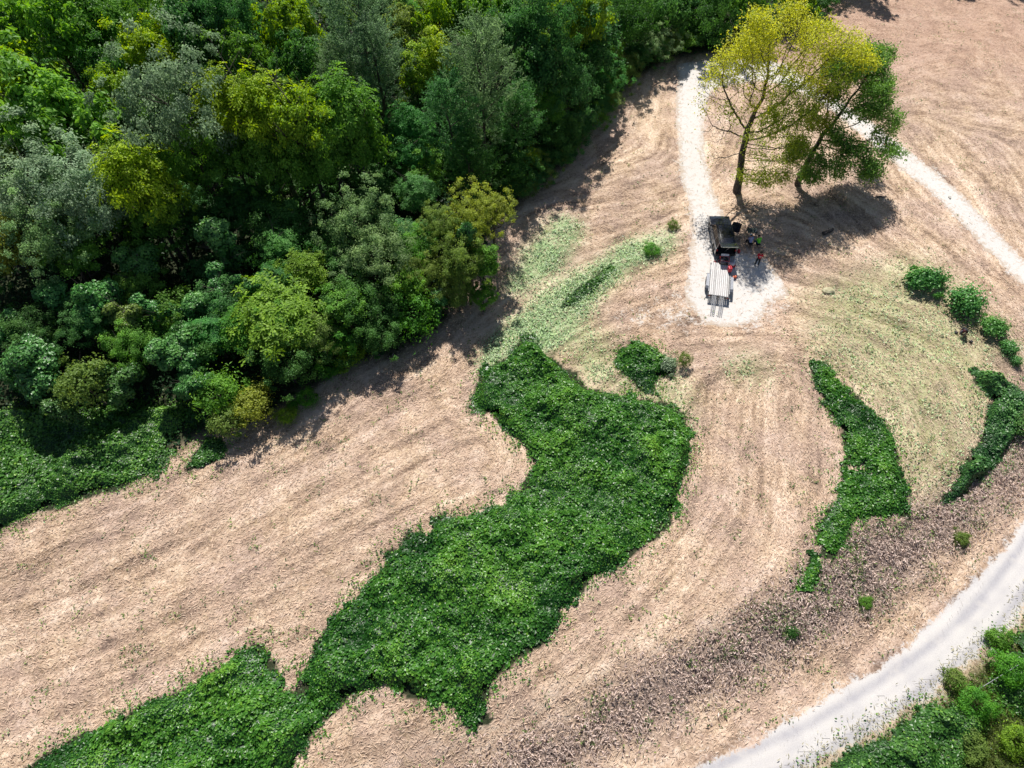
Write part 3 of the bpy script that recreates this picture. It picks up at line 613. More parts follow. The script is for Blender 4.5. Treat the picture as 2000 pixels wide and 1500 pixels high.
# px, py, top height m, crown radius m, crown kind, colour, height stretch, label
FOREST = [
(395,318,11,2.7,'fine0','mid',1.2,'shaded lower crown under the frosted grey green tree'),
(455,300,11,2.7,'broad0','mid',1.2,'shaded lower crown under the left end of the bright row'),
(520,305,11,2.7,'broad2','mid',1.2,'shaded lower crown under the middle of the bright row'),
(585,315,11,2.7,'broad1','mid',1.2,'shaded lower crown under the right part of the bright row'),
(650,315,11,2.7,'fine1','mid',1.2,'shaded lower crown under the right end of the bright row'),
(300,440,8,2.7,'broad2','mid',1.2,'shaded lower crown at the dark side of the small yellowish crown'),
(95,250,14,5.6,'broad0','mid',.9,'huge bright green tree at the left edge of the forest'),
(20,180,14,4.2,'broad1','lime',1,'lime topped tree cut by the upper left frame edge'),
(115,75,15,4.4,'broad2','mid',1,'mid green tree in the upper left corner behind the huge bright one'),
(20,45,13,4.0,'broad0','dark',1,'shadowy dark tree filling the upper left corner'),
(190,40,15,3.6,'compound0','mid',1,'feathery leaved green tree on the top edge, second from the left corner'),
(215,140,12,2.8,'broad1','dark',1,'dark tree in the gap right of the huge bright green tree'),
(285,110,14,3.0,'broad2','yel',.9,'yellow green crown standing above the grey green tree at upper left'),
(300,40,14,3.0,'fine0','mid',1,'small leaved green crown on the top edge above the yellow green one'),
(225,185,13,2.4,'broad0','lime',.9,'small lime crown wedged left of the grey green tree'),
(345,225,17,4.0,'fine0','grey',1,'large grey green tree with pale frosted leaves at upper left'),
(380,60,15,3.4,'broad1','teal',1,'bluish green tree on the top edge left of the dark gap'),
(400,130,12,2.6,'broad0','dark',1,'dark crown right behind the pale grey green tree'),
(450,45,15,3.2,'fine1','teal',1,'dense blue green crown at the top between two dark gaps'),
(470,120,13,2.8,'broad2','mid',1,'mid green crown above the row of yellow green tops'),
(440,215,17,2.7,'compound0','yel',1,'bright yellow green crown touching the grey green tree'),
(520,225,17,2.8,'compound1','yel',1,'middle yellow green crown in the bright row'),
(480,185,17,1.5,'broad1','lime',1.2,'small pointed lime crown poking above the bright row'),
(590,235,17,2.6,'broad1','lime',1,'lime crown right of the middle of the bright row'),
(560,60,14,3.2,'broad1','lime',1,'yellowish green crown at the top left of the grey blue feathery tree'),
(590,130,13,2.6,'broad0','dark',1,'dark green crown between the bright row and the top edge'),
(675,225,16,3.0,'compound0','mid',1,'rounded green crown closing the right end of the bright row'),
(700,60,17,3.8,'feather0','feather',1.15,'tall grey blue feathery tree on the top edge'),
(735,130,15,3.3,'feather1','feather',1,'lower greyish feathery crown beside the tall one at the top'),
(660,150,14,2.5,'feather1','feather',.9,'thin grey feathery crown left of the tall feathery tree'),
(790,60,13,2.4,'broad2','olive',1,'olive crown right of the tall grey blue feathery tree'),
(860,40,14,2.7,'broad0','lime',1.1,'lime crown at the top edge left of centre'),
(850,120,12,1.7,'tall0','yel',1,'narrow vine hung yellow green column between the two feathery trees'),
(815,160,11,1.9,'tall0','lime',1,'second narrow green column left of the tall central feathery tree'),
(930,35,14,3.0,'broad1','mid',1,'full green crown on the top edge above the central feathery tree'),
(1000,75,14,2.6,'broad2','teal',1,'blue green crown right of the top edge centre'),
(940,175,15,3.9,'feather0','feather',1.2,'tall central feathery grey green tree'),
(880,240,13,3.3,'feather1','teal',1,'darker feathery crown on the left flank of the central tree'),
(1010,250,12.5,3.3,'feather1','teal',1,'feathery green crown on the right flank of the central tree'),
(1070,60,15,3.3,'fine1','teal',1,'dense green crown at the top right of centre'),
(1140,45,15,3.2,'broad0','lime',1.1,'yellow topped crown on the top edge above the field corner'),
(1160,110,14,2.6,'tall0','teal',1,'tall blue green crown facing the mown field corner'),
(1065,140,13,3.0,'broad2','teal',1,'blue green crown right of the central feathery tree'),
(1110,200,10.5,2.8,'fine1','teal',1,'lower green crown at the forest edge by the narrowing field'),
(1235,55,13,3.1,'fine1','dark',1,'dark green crown behind the upper corner of the field'),
(1180,160,8,1.9,'fine0','vine',1,'small light green crown overhanging the upper field corner'),
(1285,85,7,2.0,'fine0','silver',.9,'greyish bush like tree at the top end of the gravel track'),
(1310,30,13,3.0,'broad1','dark',1,'dark tree on the top edge above the gravel track'),
(1390,35,13,3.2,'fine0','dark',1,'dark tree behind the left side of the yellow tree'),
(1465,15,12,3.0,'broad0','mid',1,'green tree behind the top of the yellow tree'),
(1560,0,11,2.8,'broad2','lime',1,'lime tree at the top right of the yellow tree'),
(700,290,11.5,2.6,'broad2','mid',1,'shaded green crown below the right end of the bright row'),
(800,250,10,2.0,'compound1','vine',1,'light green rosette crown left of the central feathery tree'),
(800,300,9,1.8,'broad1','vine',1,'pale rosette topped sapling under the central feathery tree'),
(815,375,8,1.9,'compound0','vinel',1,'bright rosette crown near the forest edge left of the golden bush'),
(920,330,8.5,2.9,'feather0','dark',.9,'dark feathery crown low on the forest edge'),
(1010,330,7.5,2.2,'broad0','dark',1,'dark low crown touching the sunny field edge'),
(1035,305,8,1.2,'compound0','yel',.7,'small yellowish spray leaning out of the forest edge'),
(1085,270,8,2.2,'fine1','dark',1,'dark low crown on the edge below the blue green trees'),
(80,385,12,4.0,'fine0','grey',.85,'broad grey green crown at the left edge below the huge bright tree'),
(190,400,12,3.6,'fine1','grey',.85,'second broad grey green crown right of the one at the left edge'),
(100,460,11,3.0,'fine0','silver',.85,'lower silvery crown under the pair of grey green ones'),
(270,355,14.5,2.9,'compound1','yel',1,'yellow green crown between the grey green pair and the dark hollow'),
(320,400,10.5,2.2,'broad2','lime',1,'small yellowish crown sloping into the dark hollow'),
(240,320,12,2.2,'broad0','lime',.8,'low lime crown above the grey green pair'),
(25,480,10,2.6,'broad1','gold',1,'golden olive crown on the left edge'),
(30,340,12,2.4,'broad2','olive',1,'olive crown at the left edge under the huge tree'),
(150,500,9,2.4,'broad0','mid',.9,'green crown above the vine covered snags at left'),
(426,470,8.5,2.0,'drape1','vinel',1,'mushroom shaped vine draped snag in the dark hollow'),
(270,505,8,2.3,'drape3','vinel',.9,'vine capped mound right of the silvery crown'),
(190,585,7.5,2.5,'drape0','vine',1.1,'tall vine draped tower in the left hollow'),
(110,585,6.5,1.9,'drape1','vine',.8,'short vine covered stub left of the tall vine tower'),
(245,615,7,1.9,'drape3','olive',1,'vine and olive leaved mound right of the tall vine tower'),
(320,605,6,2.5,'drape2','vine',.9,'long vine covered arm sloping down to the right'),
(425,570,7,2.4,'drape2','vine',1.0,'vine covered wall with two knobs in the forest hollow'),
(480,560,6.5,1.7,'drape3','vine',.9,'rounded vine hummock right of the two knobbed wall'),
(385,600,6,1.5,'drape1','vinel',.9,'little vine draped peak between the arm and the round mound'),
(60,700,6,3.2,'drape0','vine',.8,'wide vine hummock on the left edge above the kudzu carpet'),
(20,640,6.5,2.2,'drape3','vine',.9,'dark vine hump at the left edge behind the wide hummock'),
(160,745,5.5,1.9,'shrub0','olive',1.2,'pale leaved small tree with greyish stems above the kudzu carpet'),
(115,780,4,2.2,'drape3','dark',.8,'dark vine mound beneath the pale leaved small tree'),
(230,740,4.5,2.3,'drape3','dark',.9,'shaded vine mound in the lower left hollow'),
(345,680,6,2.9,'drape3','vinel',.9,'rounded pale green vine mound above the yellowish shrub'),
(375,740,4.5,2.0,'drape3','vine',.8,'lower vine bulge under the rounded pale mound'),
(415,650,5,2.0,'compound1','vine',.9,'leafy sapling right of the rounded vine mound'),
(600,530,7,2.0,'compound0','lime',.9,'small yellow green tree above the wide feathery one'),
(545,545,6.5,1.6,'compound1','vine',.9,'light green rosette sapling left of the small yellow green tree'),
(540,625,6.5,3.6,'compound1','lime',.75,'wide yellow green frond leaved tree above the field edge'),
(470,645,5.5,2.0,'compound0','bright',.9,'green frond leaved tree left of the wide yellow green one'),
(620,650,5,1.7,'fine0','olive',.9,'olive sapling with bare twigs right of the wide yellow green tree'),
(560,710,4,2.6,'fine1','dark',.8,'dark bushy base at the field edge below the frond leaved tree'),
(700,440,9,2.7,'fine0','silver',1.1,'silvery green tree with upright crown near the forest edge'),
(740,510,7,2.6,'fine1','silver',1.0,'lower right shoulder crown joined to the silvery tree'),
(672,520,6.5,1.5,'fine0','silver',.8,'small silvery side crown at the lower left of the silvery tree'),
(800,470,6,2.2,'compound0','teal',.9,'blue green rosette crown between the silvery tree and the golden bush'),
(690,600,4.5,2.6,'fine1','dark',.9,'dark low crown in the shade under the silvery tree'),
(750,600,4,2.0,'broad1','dark',.9,'dark shrubby crown left of the bright green mound'),
(810,615,3.2,1.9,'shrub1','bright',1.0,'bright green rounded mound at the field edge'),
(655,665,3.2,2.0,'broad0','bright',.8,'green shrub mass behind the lime grass clump'),
(740,660,3,2.0,'fine1','dark',.8,'dark shrub left of the bright green mound on the field edge'),
(640,480,4.96,2.6,'broad2','dark',.9,'dark crown left of the silvery tree'),
(560,450,5.58,3.0,'fine1','dark',.9,'dark crown in the hollow between snag and silvery tree'),
(545,478,8,1.4,'compound1','vinel',.8,'light green rosette top in the dark hollow'),
(480,400,5.89,3.2,'broad0','dark',.9,'dark crown behind the mushroom shaped snag'),
(750,350,5.58,2.4,'broad1','dark',1,'dark crown above the silvery tree'),
(380,440,5.58,2.3,'broad2','dark',1,'dark crown left of the mushroom shaped snag'),
(450,815,2.2,1.5,'shrub0','olive',1.0,'left half of the yellowish shrub clump jutting into the field'),
(490,785,2.6,1.7,'shrub0','gold',1.0,'golden leaved shrub jutting into the mown field at left'),
(430,770,3.2,1.8,'shrub1','mid',1.0,'green frond shrub just behind the golden leaved shrub'),
(930,425,9.2,2.1,'fine0','gold',1.1,'golden green bushy tree leaning over the field edge'),
(965,410,9.2,1.5,'broad1','gold',.9,'rightmost golden crown overhanging the mown field'),
(868,445,8.2,1.7,'fine0','olive',1.0,'olive twiggy crown left of the vine column'),
(915,470,8.4,1.1,'drape1','vine',1.7,'dark vine column rising in the golden bush cluster'),
(905,525,6.2,2.0,'fine1','olive',1.3,'olive crown hanging in front of the vine column'),
(945,520,6.0,1.3,'tall0','mid',.8,'narrow leafy shoot on the field side of the vine column'),
(895,578,3.2,1.5,'fine1','olive',1.0,'low olive thicket at the foot of the golden trees'),
(945,578,3.0,1.3,'broad1','mid',1.0,'low green thicket at the field side foot of the golden trees'),
(835,535,5,1.7,'fine0','olive',1.1,'olive crown above the bright green mound'),
(855,585,3.2,1.1,'drape1','vine',.7,'small dark vine pillar right of the bright green mound'),
]
nm = {'s': 'shrub', 'd': 'vine_covered_tree'}
for (px, py, top, rad, kind, col, hs, lab) in FOREST:
    big = top >= 4
    if top >= 10 and kind[0] in 'bfc' and not kind.startswith('feather'): hs *= 1.4
    n_ = 'vine_covered_tree' if kind[0] == 'd' else ('forest_tree' if big else 'shrub')
    tree(px, py, top, rad, kind, col, lab, cat='tree' if big else 'shrub', name=n_, hs=hs)
# understory filling the gaps between the named crowns
lows = []; pts = []; fz = Z['forest']; tries = 0
vis_pts = []
for k in range(4000):
    px = rng.uniform(-60, 1420); py = rng.uniform(-60, 700)
    x, y, _ = at(px, py, 3.5)
    if not inpoly(np.array([x]), np.array([y-1.5]), fz)[0]: continue
    if not inpoly(np.array([x+1.5]), np.array([y-2.5]), fz)[0]: continue
    low = 330 < px < 700 and 270 < py < 520
    if all((x-a)**2+(y-b_)**2 > 4.1**2 for a, b_ in pts): pts.append((x, y)); lows.append(low)
kinds = ['broad0', 'broad1', 'fine1', 'compound0', 'fine0', 'broad2']
for (x, y), low in zip(pts, lows):
    h = rng.uniform(3, 4.5) if low else rng.uniform(5, 8); k = kinds[int(rng.integers(6))]
    ci = int(rng.integers(4)); cn = ['very dark green', 'blue green', 'dull dark green', 'mid green'][ci]
    kn = {'b': 'broad leaved', 'f': 'small leaved', 'c': 'frond leaved'}[k[0]]
    wh = 'at the left of the wood' if x < -45 else ('in the middle of the wood' if x < -12 else 'towards the field corner')
    o = empty('understory_tree', (x, y, float(gz(x, y))), rng.uniform(0, 6.28), '%s %s understory tree %s beneath the canopy' % (cn, kn, wh), 'tree', '%s %s understory trees %s' % (cn, kn, wh))
    c = link('crown', PROTO[k], o); s = rng.uniform(.5, .72); c.location = (0, 0, h*.62); c.scale = (s, s, s*.9)
    q = COL[['dark', 'teal', 'dark', 'mid'][ci]]; c.color = (*[v*rng.uniform(.85, 1.1) for v in q], 1)
    t = link('trunk', TRUNKS[int(rng.integers(3))], o); t.scale = (.6, .6, h*.75/8)
print('understory', len(pts))
# trees just beyond the top of the frame whose shadows reach into it, and forest carrying on out of frame
def plant(x, y, top, rad, kind, col, lab, group=None):
    o = empty('forest_tree', (x, y, float(gz(x, y))), rng.uniform(0, 6.28), lab, 'tree', group)
    c = link('crown', PROTO[kind], o); s = rad/3.6; c.location = (0, 0, top*.66); c.scale = (s, s, s); c.color = (*COL[col], 1)
    t = link('trunk', TRUNKS[0], o); t.scale = (1, 1, top*.7/8)
OUT = [(1690,6,8,2.6,'fine1','mid','tree above the frame casting the wide shadow at the top of the right field'),(1725,25,6,1.6,'broad0','mid','small tree above the frame beside the wide top shadow'),(1655,-12,8,2.8,'broad0','dark','tree above the frame nearest to the yellow tree'),(1880,-22,8,2.6,'broad2','dark','tree above the frame casting the small top shadow'),(1985,-20,8,3,'fine1','dark','tree beyond the upper right corner of the frame'),(2080,-40,10,4,'broad0','mid','outermost tree beyond the upper right corner')]
for px, py, top, rad, kind, col, lab in OUT:
    x, y, _ = at(px, py, 0); k_ = top*.66/math.tan(SUN_EL); plant(x+math.sin(SUN_AZ)*k_, y+math.cos(SUN_AZ)*k_, top, rad, kind, col, lab)
# ragged line of shrubs closing the foot of the forest
EDGE = [(1620,22),(1560,62),(1490,88),(1400,100),(1350,108),(1300,120),(1265,140),(1235,158),(1205,190),(1180,222),(1155,258),(1130,288),(1105,315),(1080,342),(1050,368),(1020,392),(1000,415)]
k = 0
for (a0, b0), (a1, b1) in zip(EDGE[:-1], EDGE[1:]):
    for q in (0, .5):
        px = a0+(a1-a0)*q+rng.uniform(-8, 8); py = b0+(b1-b0)*q-rng.uniform(4, 16)
        x, y, _ = at(px, py, 0); hgt = rng.uniform(2.2, 3.6)
        ci = int(rng.integers(5)); cn = ['very dark green', 'mid green', 'blue green', 'deep green', 'olive green'][ci]
        wh = 'behind the yellow tree' if px > 1380 else ('at the top end of the gravel track' if px > 1270 else ('at the upper field corner' if px > 1150 else 'low on the forest edge above the pale clippings'))
        kn = ['small leaved', 'broad leaved', 'frond leaved', 'fine leaved'][k % 4]
        o = empty('edge_shrub', (x, y+.8, float(gz(x, y))), rng.uniform(0, 6), '%s %s shrub %s' % (cn, kn, wh), 'shrub', '%s %s shrubs %s' % (cn, kn, wh))
        c = link('crown', PROTO[['fine0', 'broad1', 'compound1', 'fine1'][k % 4]], o); s_ = rng.uniform(.42, .62); c.location = (0, 0, hgt*.45); c.scale = (s_, s_, s_*.75); k += 1
        q_ = COL[['dark', 'mid', 'teal', 'dark', 'olive'][ci]]; c.color = (*q_, 1)
        t = link('trunk', TRUNKS[k % 3], o); t.scale = (.4, .4, hgt*.45/8)
k = 0
for i in range(60):
    x = rng.uniform(-100, 60); y = rng.uniform(102, 150) if rng.random() < .6 else rng.uniform(40, 100)
    if y < 100 and x > -72-(y-40)*.2: continue
    plant(x, y, rng.uniform(11, 16), rng.uniform(3.4, 5), ['broad0', 'broad1', 'fine1', 'compound1', 'broad2'][i % 5], ['mid', 'dark', 'teal', 'lime'][i % 4], 'green forest tree in the woods continuing beyond the frame', 'forest trees beyond the frame')

# ------------------------------------------------------------------ grown trees (space colonisation)
def grow(base, blobs, seed, step=.38, trunk_pts=None, r_tip=.012, expo=2.35):
    rg = np.random.default_rng(seed); A = []
    for (c, r, n) in blobs:
        d = unit(rg.normal(0, 1, (n, 3)))*rg.uniform(0, 1, (n, 1))**(1/2.3)*r; A.append(np.array(c)+d*[1, 1, .8])
    A = np.concatenate(A); nodes_ = [np.array(base, float)]; par = [-1]
    for tp in trunk_pts:
        tp = np.array(tp, float)
        while np.linalg.norm(tp-nodes_[-1]) > step:
            d = unit((tp-nodes_[-1])[None])[0]; nodes_.append(nodes_[-1]+d*step+rg.normal(0, .025, 3)); par.append(len(nodes_)-2)
    alive = np.ones(len(A), bool); Nn = np.array(nodes_)
    nd = np.full(len(A), 1e9); ni = np.zeros(len(A), int)
    def upd(new, off):
        d = np.linalg.norm(A[:, None]-new[None], axis=2); j = d.argmin(1); dm = d[np.arange(len(A)), j]; b_ = dm < nd; nd[b_] = dm[b_]; ni[b_] = j[b_]+off
    upd(Nn, 0)
    kids = {}
    for it in range(140):
        act = alive & (nd < 7)
        if not act.any(): break
        u = np.unique(ni[act]); new = []
        for k in u:
            s = act & (ni == k); d = unit(A[s]-Nn[k]).sum(0); d = d/ (np.linalg.norm(d)+1e-9)+rg.normal(0, .13, 3)+[0, 0, .04]; d /= np.linalg.norm(d)
            p = Nn[k]+d*step
            if kids.get(int(k), 0) > 3 or (new and min(((q-p)**2).sum() for q in new[-40:]) < (.4*step)**2): alive[s] = False; continue
            kids[int(k)] = kids.get(int(k), 0)+1; new.append(p); par.append(int(k))
        if not new: break
        off = len(Nn); Nn = np.concatenate([Nn, np.array(new)]); upd(np.array(new), off); alive &= nd > step*1.15
    n = len(Nn); par = np.array(par); w_ = np.zeros(n); ch = np.bincount(par[par >= 0], minlength=n)
    for i in range(n-1, -1, -1):
        if ch[i] == 0: w_[i] += r_tip**expo
        if par[i] >= 0: w_[par[i]] += w_[i]
    return Nn, par, w_**(1/expo), ch
def branch_mesh(name, Nn, par, rad, origin):
    Vs, Fs = [], []; o = 0
    for i in range(1, len(Nn)):
        p = par[i]; a, b_ = Nn[p], Nn[i]; d = b_-a; d = d/(np.linalg.norm(d)+1e-9); ra, rb = min(rad[p], rad[i]*1.35), rad[i]
        k = 8 if rb > .08 else (5 if rb > .03 else 3); u = np.cross(d, [.3, .5, .81]); u /= np.linalg.norm(u); v = np.cross(d, u)
        an = np.arange(k)*2*math.pi/k; ring = np.cos(an)[:, None]*u+np.sin(an)[:, None]*v
        Vs += [a+ring*ra, b_+ring*rb]; q = np.arange(k); j = (q+1) % k
        Fs.append(np.stack([o+q, o+j, o+k+j, o+k+q], 1)); o += 2*k
    return arr_mesh(name, np.concatenate(Vs)-origin, np.concatenate(Fs), smooth=True)
def big_tree(name, label, basepx, trunk, blobs, col, seed, dens, L, W, bark, r_tip=.012, step=.36, base_r=.34):
    bx = at(*basepx); base = np.array(bx); org = base.copy()
    tp = [at(*t) for t in trunk]
    BB = [(at(px, py, h), r, int(n*2.0)) for (px, py, h, r, n, lf, cc) in blobs]
    Nn, par, rad, ch = grow(base-[0, 0, .2], BB, seed, step, tp, r_tip)
    rad *= 1+.9*(rad/rad.max())**1.2*(base_r/rad.max()-1)/.9 if base_r > rad.max() else 1; rad[:6] *= np.linspace(1.35, 1.05, 6)
    o = empty(name, tuple(base), 0, label, 'tree')
    t = link('trunk', branch_mesh('trunk', Nn, par, rad, org), o, bark)
    # split: thick wood stays trunk, twigs carry leaf clusters
    tips = np.nonzero(rad < r_tip*2.3)[0]
    bc = np.array([b_[0] for b_ in BB]); br = np.array([b_[1] for b_ in BB]); lf = np.array([b_[5] for b_ in blobs]); cc = [b_[6] for b_ in blobs]
    dd = np.linalg.norm(Nn[tips][:, None]-bc[None], axis=2)/br; wh = dd.argmin(1)
    groups = {}
    for c_ in sorted(set(cc)):
        sel = tips[[cc[w_] == c_ for w_ in wh]]; lw = lf[wh[[cc[w_] == c_ for w_ in wh]]]
        k = rng.poisson(dens*lw); 
        # clumpiness: whole twigs bare or full
        cl = vnoise(Nn[sel][:, 0]*.9+40, Nn[sel][:, 1]*.9+Nn[sel][:, 2]*.9+40, seed); k = (k*np.clip((cl-.12)*2.4, .05, 1.6)).astype(int)
        idx = np.repeat(sel, k); n = len(idx)
        if n == 0: continue
        p = Nn[idx]+rng.normal(0, .29, (n, 3))-org
        tn = np.clip(.25*np.repeat(rng.random(len(sel)), k)+.6*rng.random(n)+.1, 0, 1)
        V, F = leaves(p, rnd(n, .8)+[0, 0, .9], rnd(n)+[0, 0, -.6], rng.uniform(*L, n), rng.uniform(*W, n))
        m_ = arr_mesh('crown', V, F, dict(tint=np.repeat(tn, 4))); m_.materials.append(M_LEAF)
        c = link('crown', m_, o); c.color = (*col[c_], 1)
    return o
YC = {0: (.45, .52, .065), 1: (.26, .37, .05)}
big_tree('yellow_tree', 'tall yellow leaved tree with sparse bare lower branches beside the dark parked vehicle', (1440,376),
    [(1446,330,2.2),(1452,290,4.2),(1462,245,6.2)],
    [(1480,55,15.5,2.0,150,1.3,0),(1545,25,16,1.7,110,1.1,0),(1560,75,14,2.1,130,.8,0),(1440,100,13,2.1,150,1.2,0),(1500,125,12.5,2.2,140,.8,0),(1600,75,13.5,2.2,140,1.0,0),(1650,85,13,1.9,120,1.3,0),(1690,115,11.5,1.3,70,1.3,0),(1580,145,11,2.3,130,.8,0),(1630,150,10.5,1.9,100,.9,1),(1480,180,10.5,2.0,110,.55,0),(1405,145,11,1.8,110,.7,0),(1385,190,9,1.7,110,.22,0),(1400,255,6.8,1.7,100,.08,0),(1430,215,8.5,1.7,90,.45,1),(1530,185,10,2.0,110,1.1,1),(1570,215,8.5,1.9,110,1.4,1),(1515,235,7.8,1.9,110,1.1,1),(1555,275,6,1.8,110,1.2,1),(1500,300,4.6,1.5,100,1.5,1),(1465,265,6.2,.9,50,.9,1),(1535,330,3.4,1.5,90,1.4,1),(1490,350,2.4,1.2,70,1.4,1),(1400,310,4.8,1.3,50,.05,1),(1450,345,2.6,.8,40,.7,1)],
    YC, 11, 16, (.11, .25), (.08, .16), M_BARK)
GC = {0: (.13, .28, .06), 1: (.22, .28, .04), 2: (.32, .18, .07)}
big_tree('broadleaf_tree', 'broad dark green tree leaning right beside the yellow tree', (1558,360),
    [(1566,335,1.5),(1590,290,3.6),(1612,255,5.2)],
    [(1640,150,9.5,1.9,130,2.4,0),(1690,125,9.5,2.1,150,2.6,0),(1720,110,9,1.3,70,2.2,0),(1705,190,8,1.9,120,2.6,0),(1715,165,8.5,1.6,100,2.0,0),(1700,205,7.5,1.7,110,1.9,0),(1650,205,7.5,1.5,90,1.6,0),(1740,240,6,1.3,70,2.4,0),(1745,300,4.6,1.1,60,2.2,0),(1690,325,4,1.4,80,2.2,0),(1650,280,5,1.3,70,1.8,0),(1720,262,5.5,1.0,50,1.6,0),(1670,165,9,1.2,50,.25,2),(1620,310,4.2,1.5,90,2.0,0),(1580,315,3.8,1.1,70,1.5,0),(1680,300,5,1.5,90,1.6,0),(1700,335,3.8,1.2,70,1.6,0),(1735,300,5,.9,40,1.4,0),(1640,330,3,1.1,50,1.3,0),(1665,110,10.5,1.5,80,1.5,1),(1600,230,7,1.6,80,1.3,1),(1625,255,6,1.4,70,1.5,0),(1600,180,8.5,1.6,80,1.4,1),(1560,300,4.5,1.3,70,1.3,0),(1640,110,10.5,1.6,80,1.6,1),(1585,345,2.4,1.1,60,1.5,0),(1690,280,5.6,.9,30,.25,2)],
    GC, 23, 17, (.15, .32), (.08, .16), M_BARK, base_r=.27)

# ------------------------------------------------------------------ shrubs standing in the field and on the verge
def shrub(px, py, kind, s, col, label, top=1.2, hs=1.0, name='shrub', cat='shrub', rz=None, stretch=(1, 1)):
    me = PROTO[kind]; x, y, z = at(px, py, top*.5); zg = float(gz(x, y)); o = empty(name, (x, y, zg), rng.uniform(0, 6.28) if rz is None else rz, label, cat)
    c = link('foliage', me, o); c.location = (0, 0, top*.5); c.scale = (s*stretch[0], s*stretch[1], s*hs); c.color = (*COL[col], 1)
    bm = bmesh.new()
    for k in range(4):
        a = k*1.6; tube(bm, (0, 0, -.05), (.25*math.cos(a), .25*math.sin(a), top*.5), .03, .012, 5)
    m_ = bpy.data.meshes.new('stem'); bm.to_mesh(m_); bm.free(); link('stem', m_, o, M_BARK)
shrub(1805,548,'shrubv0',1.25,'vine','wide dark green bush on the right, highest of the row beside the track',1.1,rz=.1,stretch=(1.25,.8))
shrub(1886,592,'shrubv1',1.25,'vine','upright glossy bush just above the crouching person in black',1.5,1.15,rz=.5)
shrub(1940,640,'shrubv0',.9,'vinel','light glossy bush right of the crouching person in black',1.0,rz=0)
shrub(1972,680,'shrubv1',.6,'vine','small straggly bush below the light glossy bush',.7)
shrub(1985,705,'shrubv1',.4,'vine','tiny dark bush at the right edge above the kudzu ridge',.5)
shrub(1338,703,'shrub1',.42,'olive','small spiky sapling right of the round kudzu island',1.5,1.2)
shrub(1303,712,'shrubv0',.6,'grey','pale wilting vine heap touching the round kudzu island',.7)
shrub(1272,488,'shrub1',.6,'bright','bright leafy tuft at the upper end of the pale clippings',.6,.8)
shrub(1315,440,'shrub1',.42,'olive','little olive tuft by the gravel track left of the vehicle',.5)
shrub(600,778,'shrub1',.62,'bright','rounded bright bush on the field edge, upper of the small trio',.9)
shrub(560,812,'shrub1',.62,'lime','lime tufted bush on the field edge, lowest of the small trio',.8,.8)
shrub(572,790,'shrub0',.35,'bright','smallest bush of the trio on the field edge',.6,.9)
shrub(680,700,'shrub1',.95,'lime','lime grass like clump along the field edge under the forest',.8,.6,stretch=(1.3,.8),rz=.5)
shrub(640,720,'shrub1',.8,'bright','low green clump left of the lime grass like one',.7,.6)
shrub(1878,1050,'shrub0',.42,'olive','small green shrub on the dead brush bank near the road',.6)
shrub(1690,1175,'shrub0',.36,'mid','tiny green shrub low on the dead brush bank',.4)
shrub(1545,1235,'shrub0',.32,'dark','tiny dark shrub in the lower dead brush bank',.4)
shrub(1995,835,'shrubv1',.7,'dark','dark bush cut by the right frame edge beside the kudzu ridge',1.2)
for a in [(1905,1378,'shrub1',.85,'bright','bright lime leaved bush below the end of the guy wire',1.3),(1975,1310,'shrub1',.9,'bright','tall bright bush at the right edge under the guy wire',1.6),(1870,1330,'shrub0',.6,'olive','greyish olive scrub bush between road and guy wire',.7),(1905,1465,'shrub0',.7,'olive','olive bush near the bottom right corner',.9),(1985,1450,'shrub1',.75,'lime','lime bush in the bottom right corner',1.0),(1950,1250,'shrub0',.6,'mid','small green bush beside the white stone on the verge',.7)]:
    shrub(*a)

# stones, logs
M_STONE = noisy('pale_stone', (.42, .40, .36), (.62, .60, .55), 4, .85, bump=.5)
M_SAND = noisy('sandy_stone', (.30, .28, .16), (.42, .39, .26), 4, .85, bump=.6)
def rock(px, py, s, m, label, name='stone'):
    v, f_ = ico(2); n = .75+.5*vnoise(v[:, 0]*2+px, v[:, 1]*2+v[:, 2]*1.5+px, 4)
    o = link(name, arr_mesh(name, v*n[:, None]*np.array(s), f_, smooth=False), mat=m); o.location = at(px, py, s[2]*.4); meta(o, label, 'stone'); o.rotation_euler = (0, 0, px)
rock(1618, 568, (.6, .4, .2), M_SAND, 'flat yellowish boulder in the mown grass right of the trailer')
rock(1940, 1272, (.25, .2, .15), M_STONE, 'small white stone on the verge of the gravel road')
rock(1855, 384, (.3, .14, .1), M_STONE, 'pale slab lying in the field right of the upper track')
def log(px, py, ln, r, rz, label, m=M_BARK):
    bm = bmesh.new(); prev = Vector((-ln/2, 0, 0))
    for k in range(5):
        q = Vector((-ln/2+ln*(k+1)/5, .05*math.sin(k*2), .02*math.cos(k))); tube(bm, prev, q, r*(1-.08*k), r*(1-.08*(k+1)), 8); prev = q
    tube(bm, (0, 0, 0), (.15, .25, .15), r*.35, r*.15, 5)
    m_ = bpy.data.meshes.new('log'); bm.to_mesh(m_); bm.free(); o = link('log', m_, mat=m); o.location = at(px, py, r*.8); o.rotation_euler = (0, 0, rz); meta(o, label, 'log')
log(1722, 384, 1.0, .09, .05, 'short brown log lying below the right hand tree')
log(1618, 452, 1.3, .22, .5, 'thick dark log in the shadow right of the group of people', M_BARK)

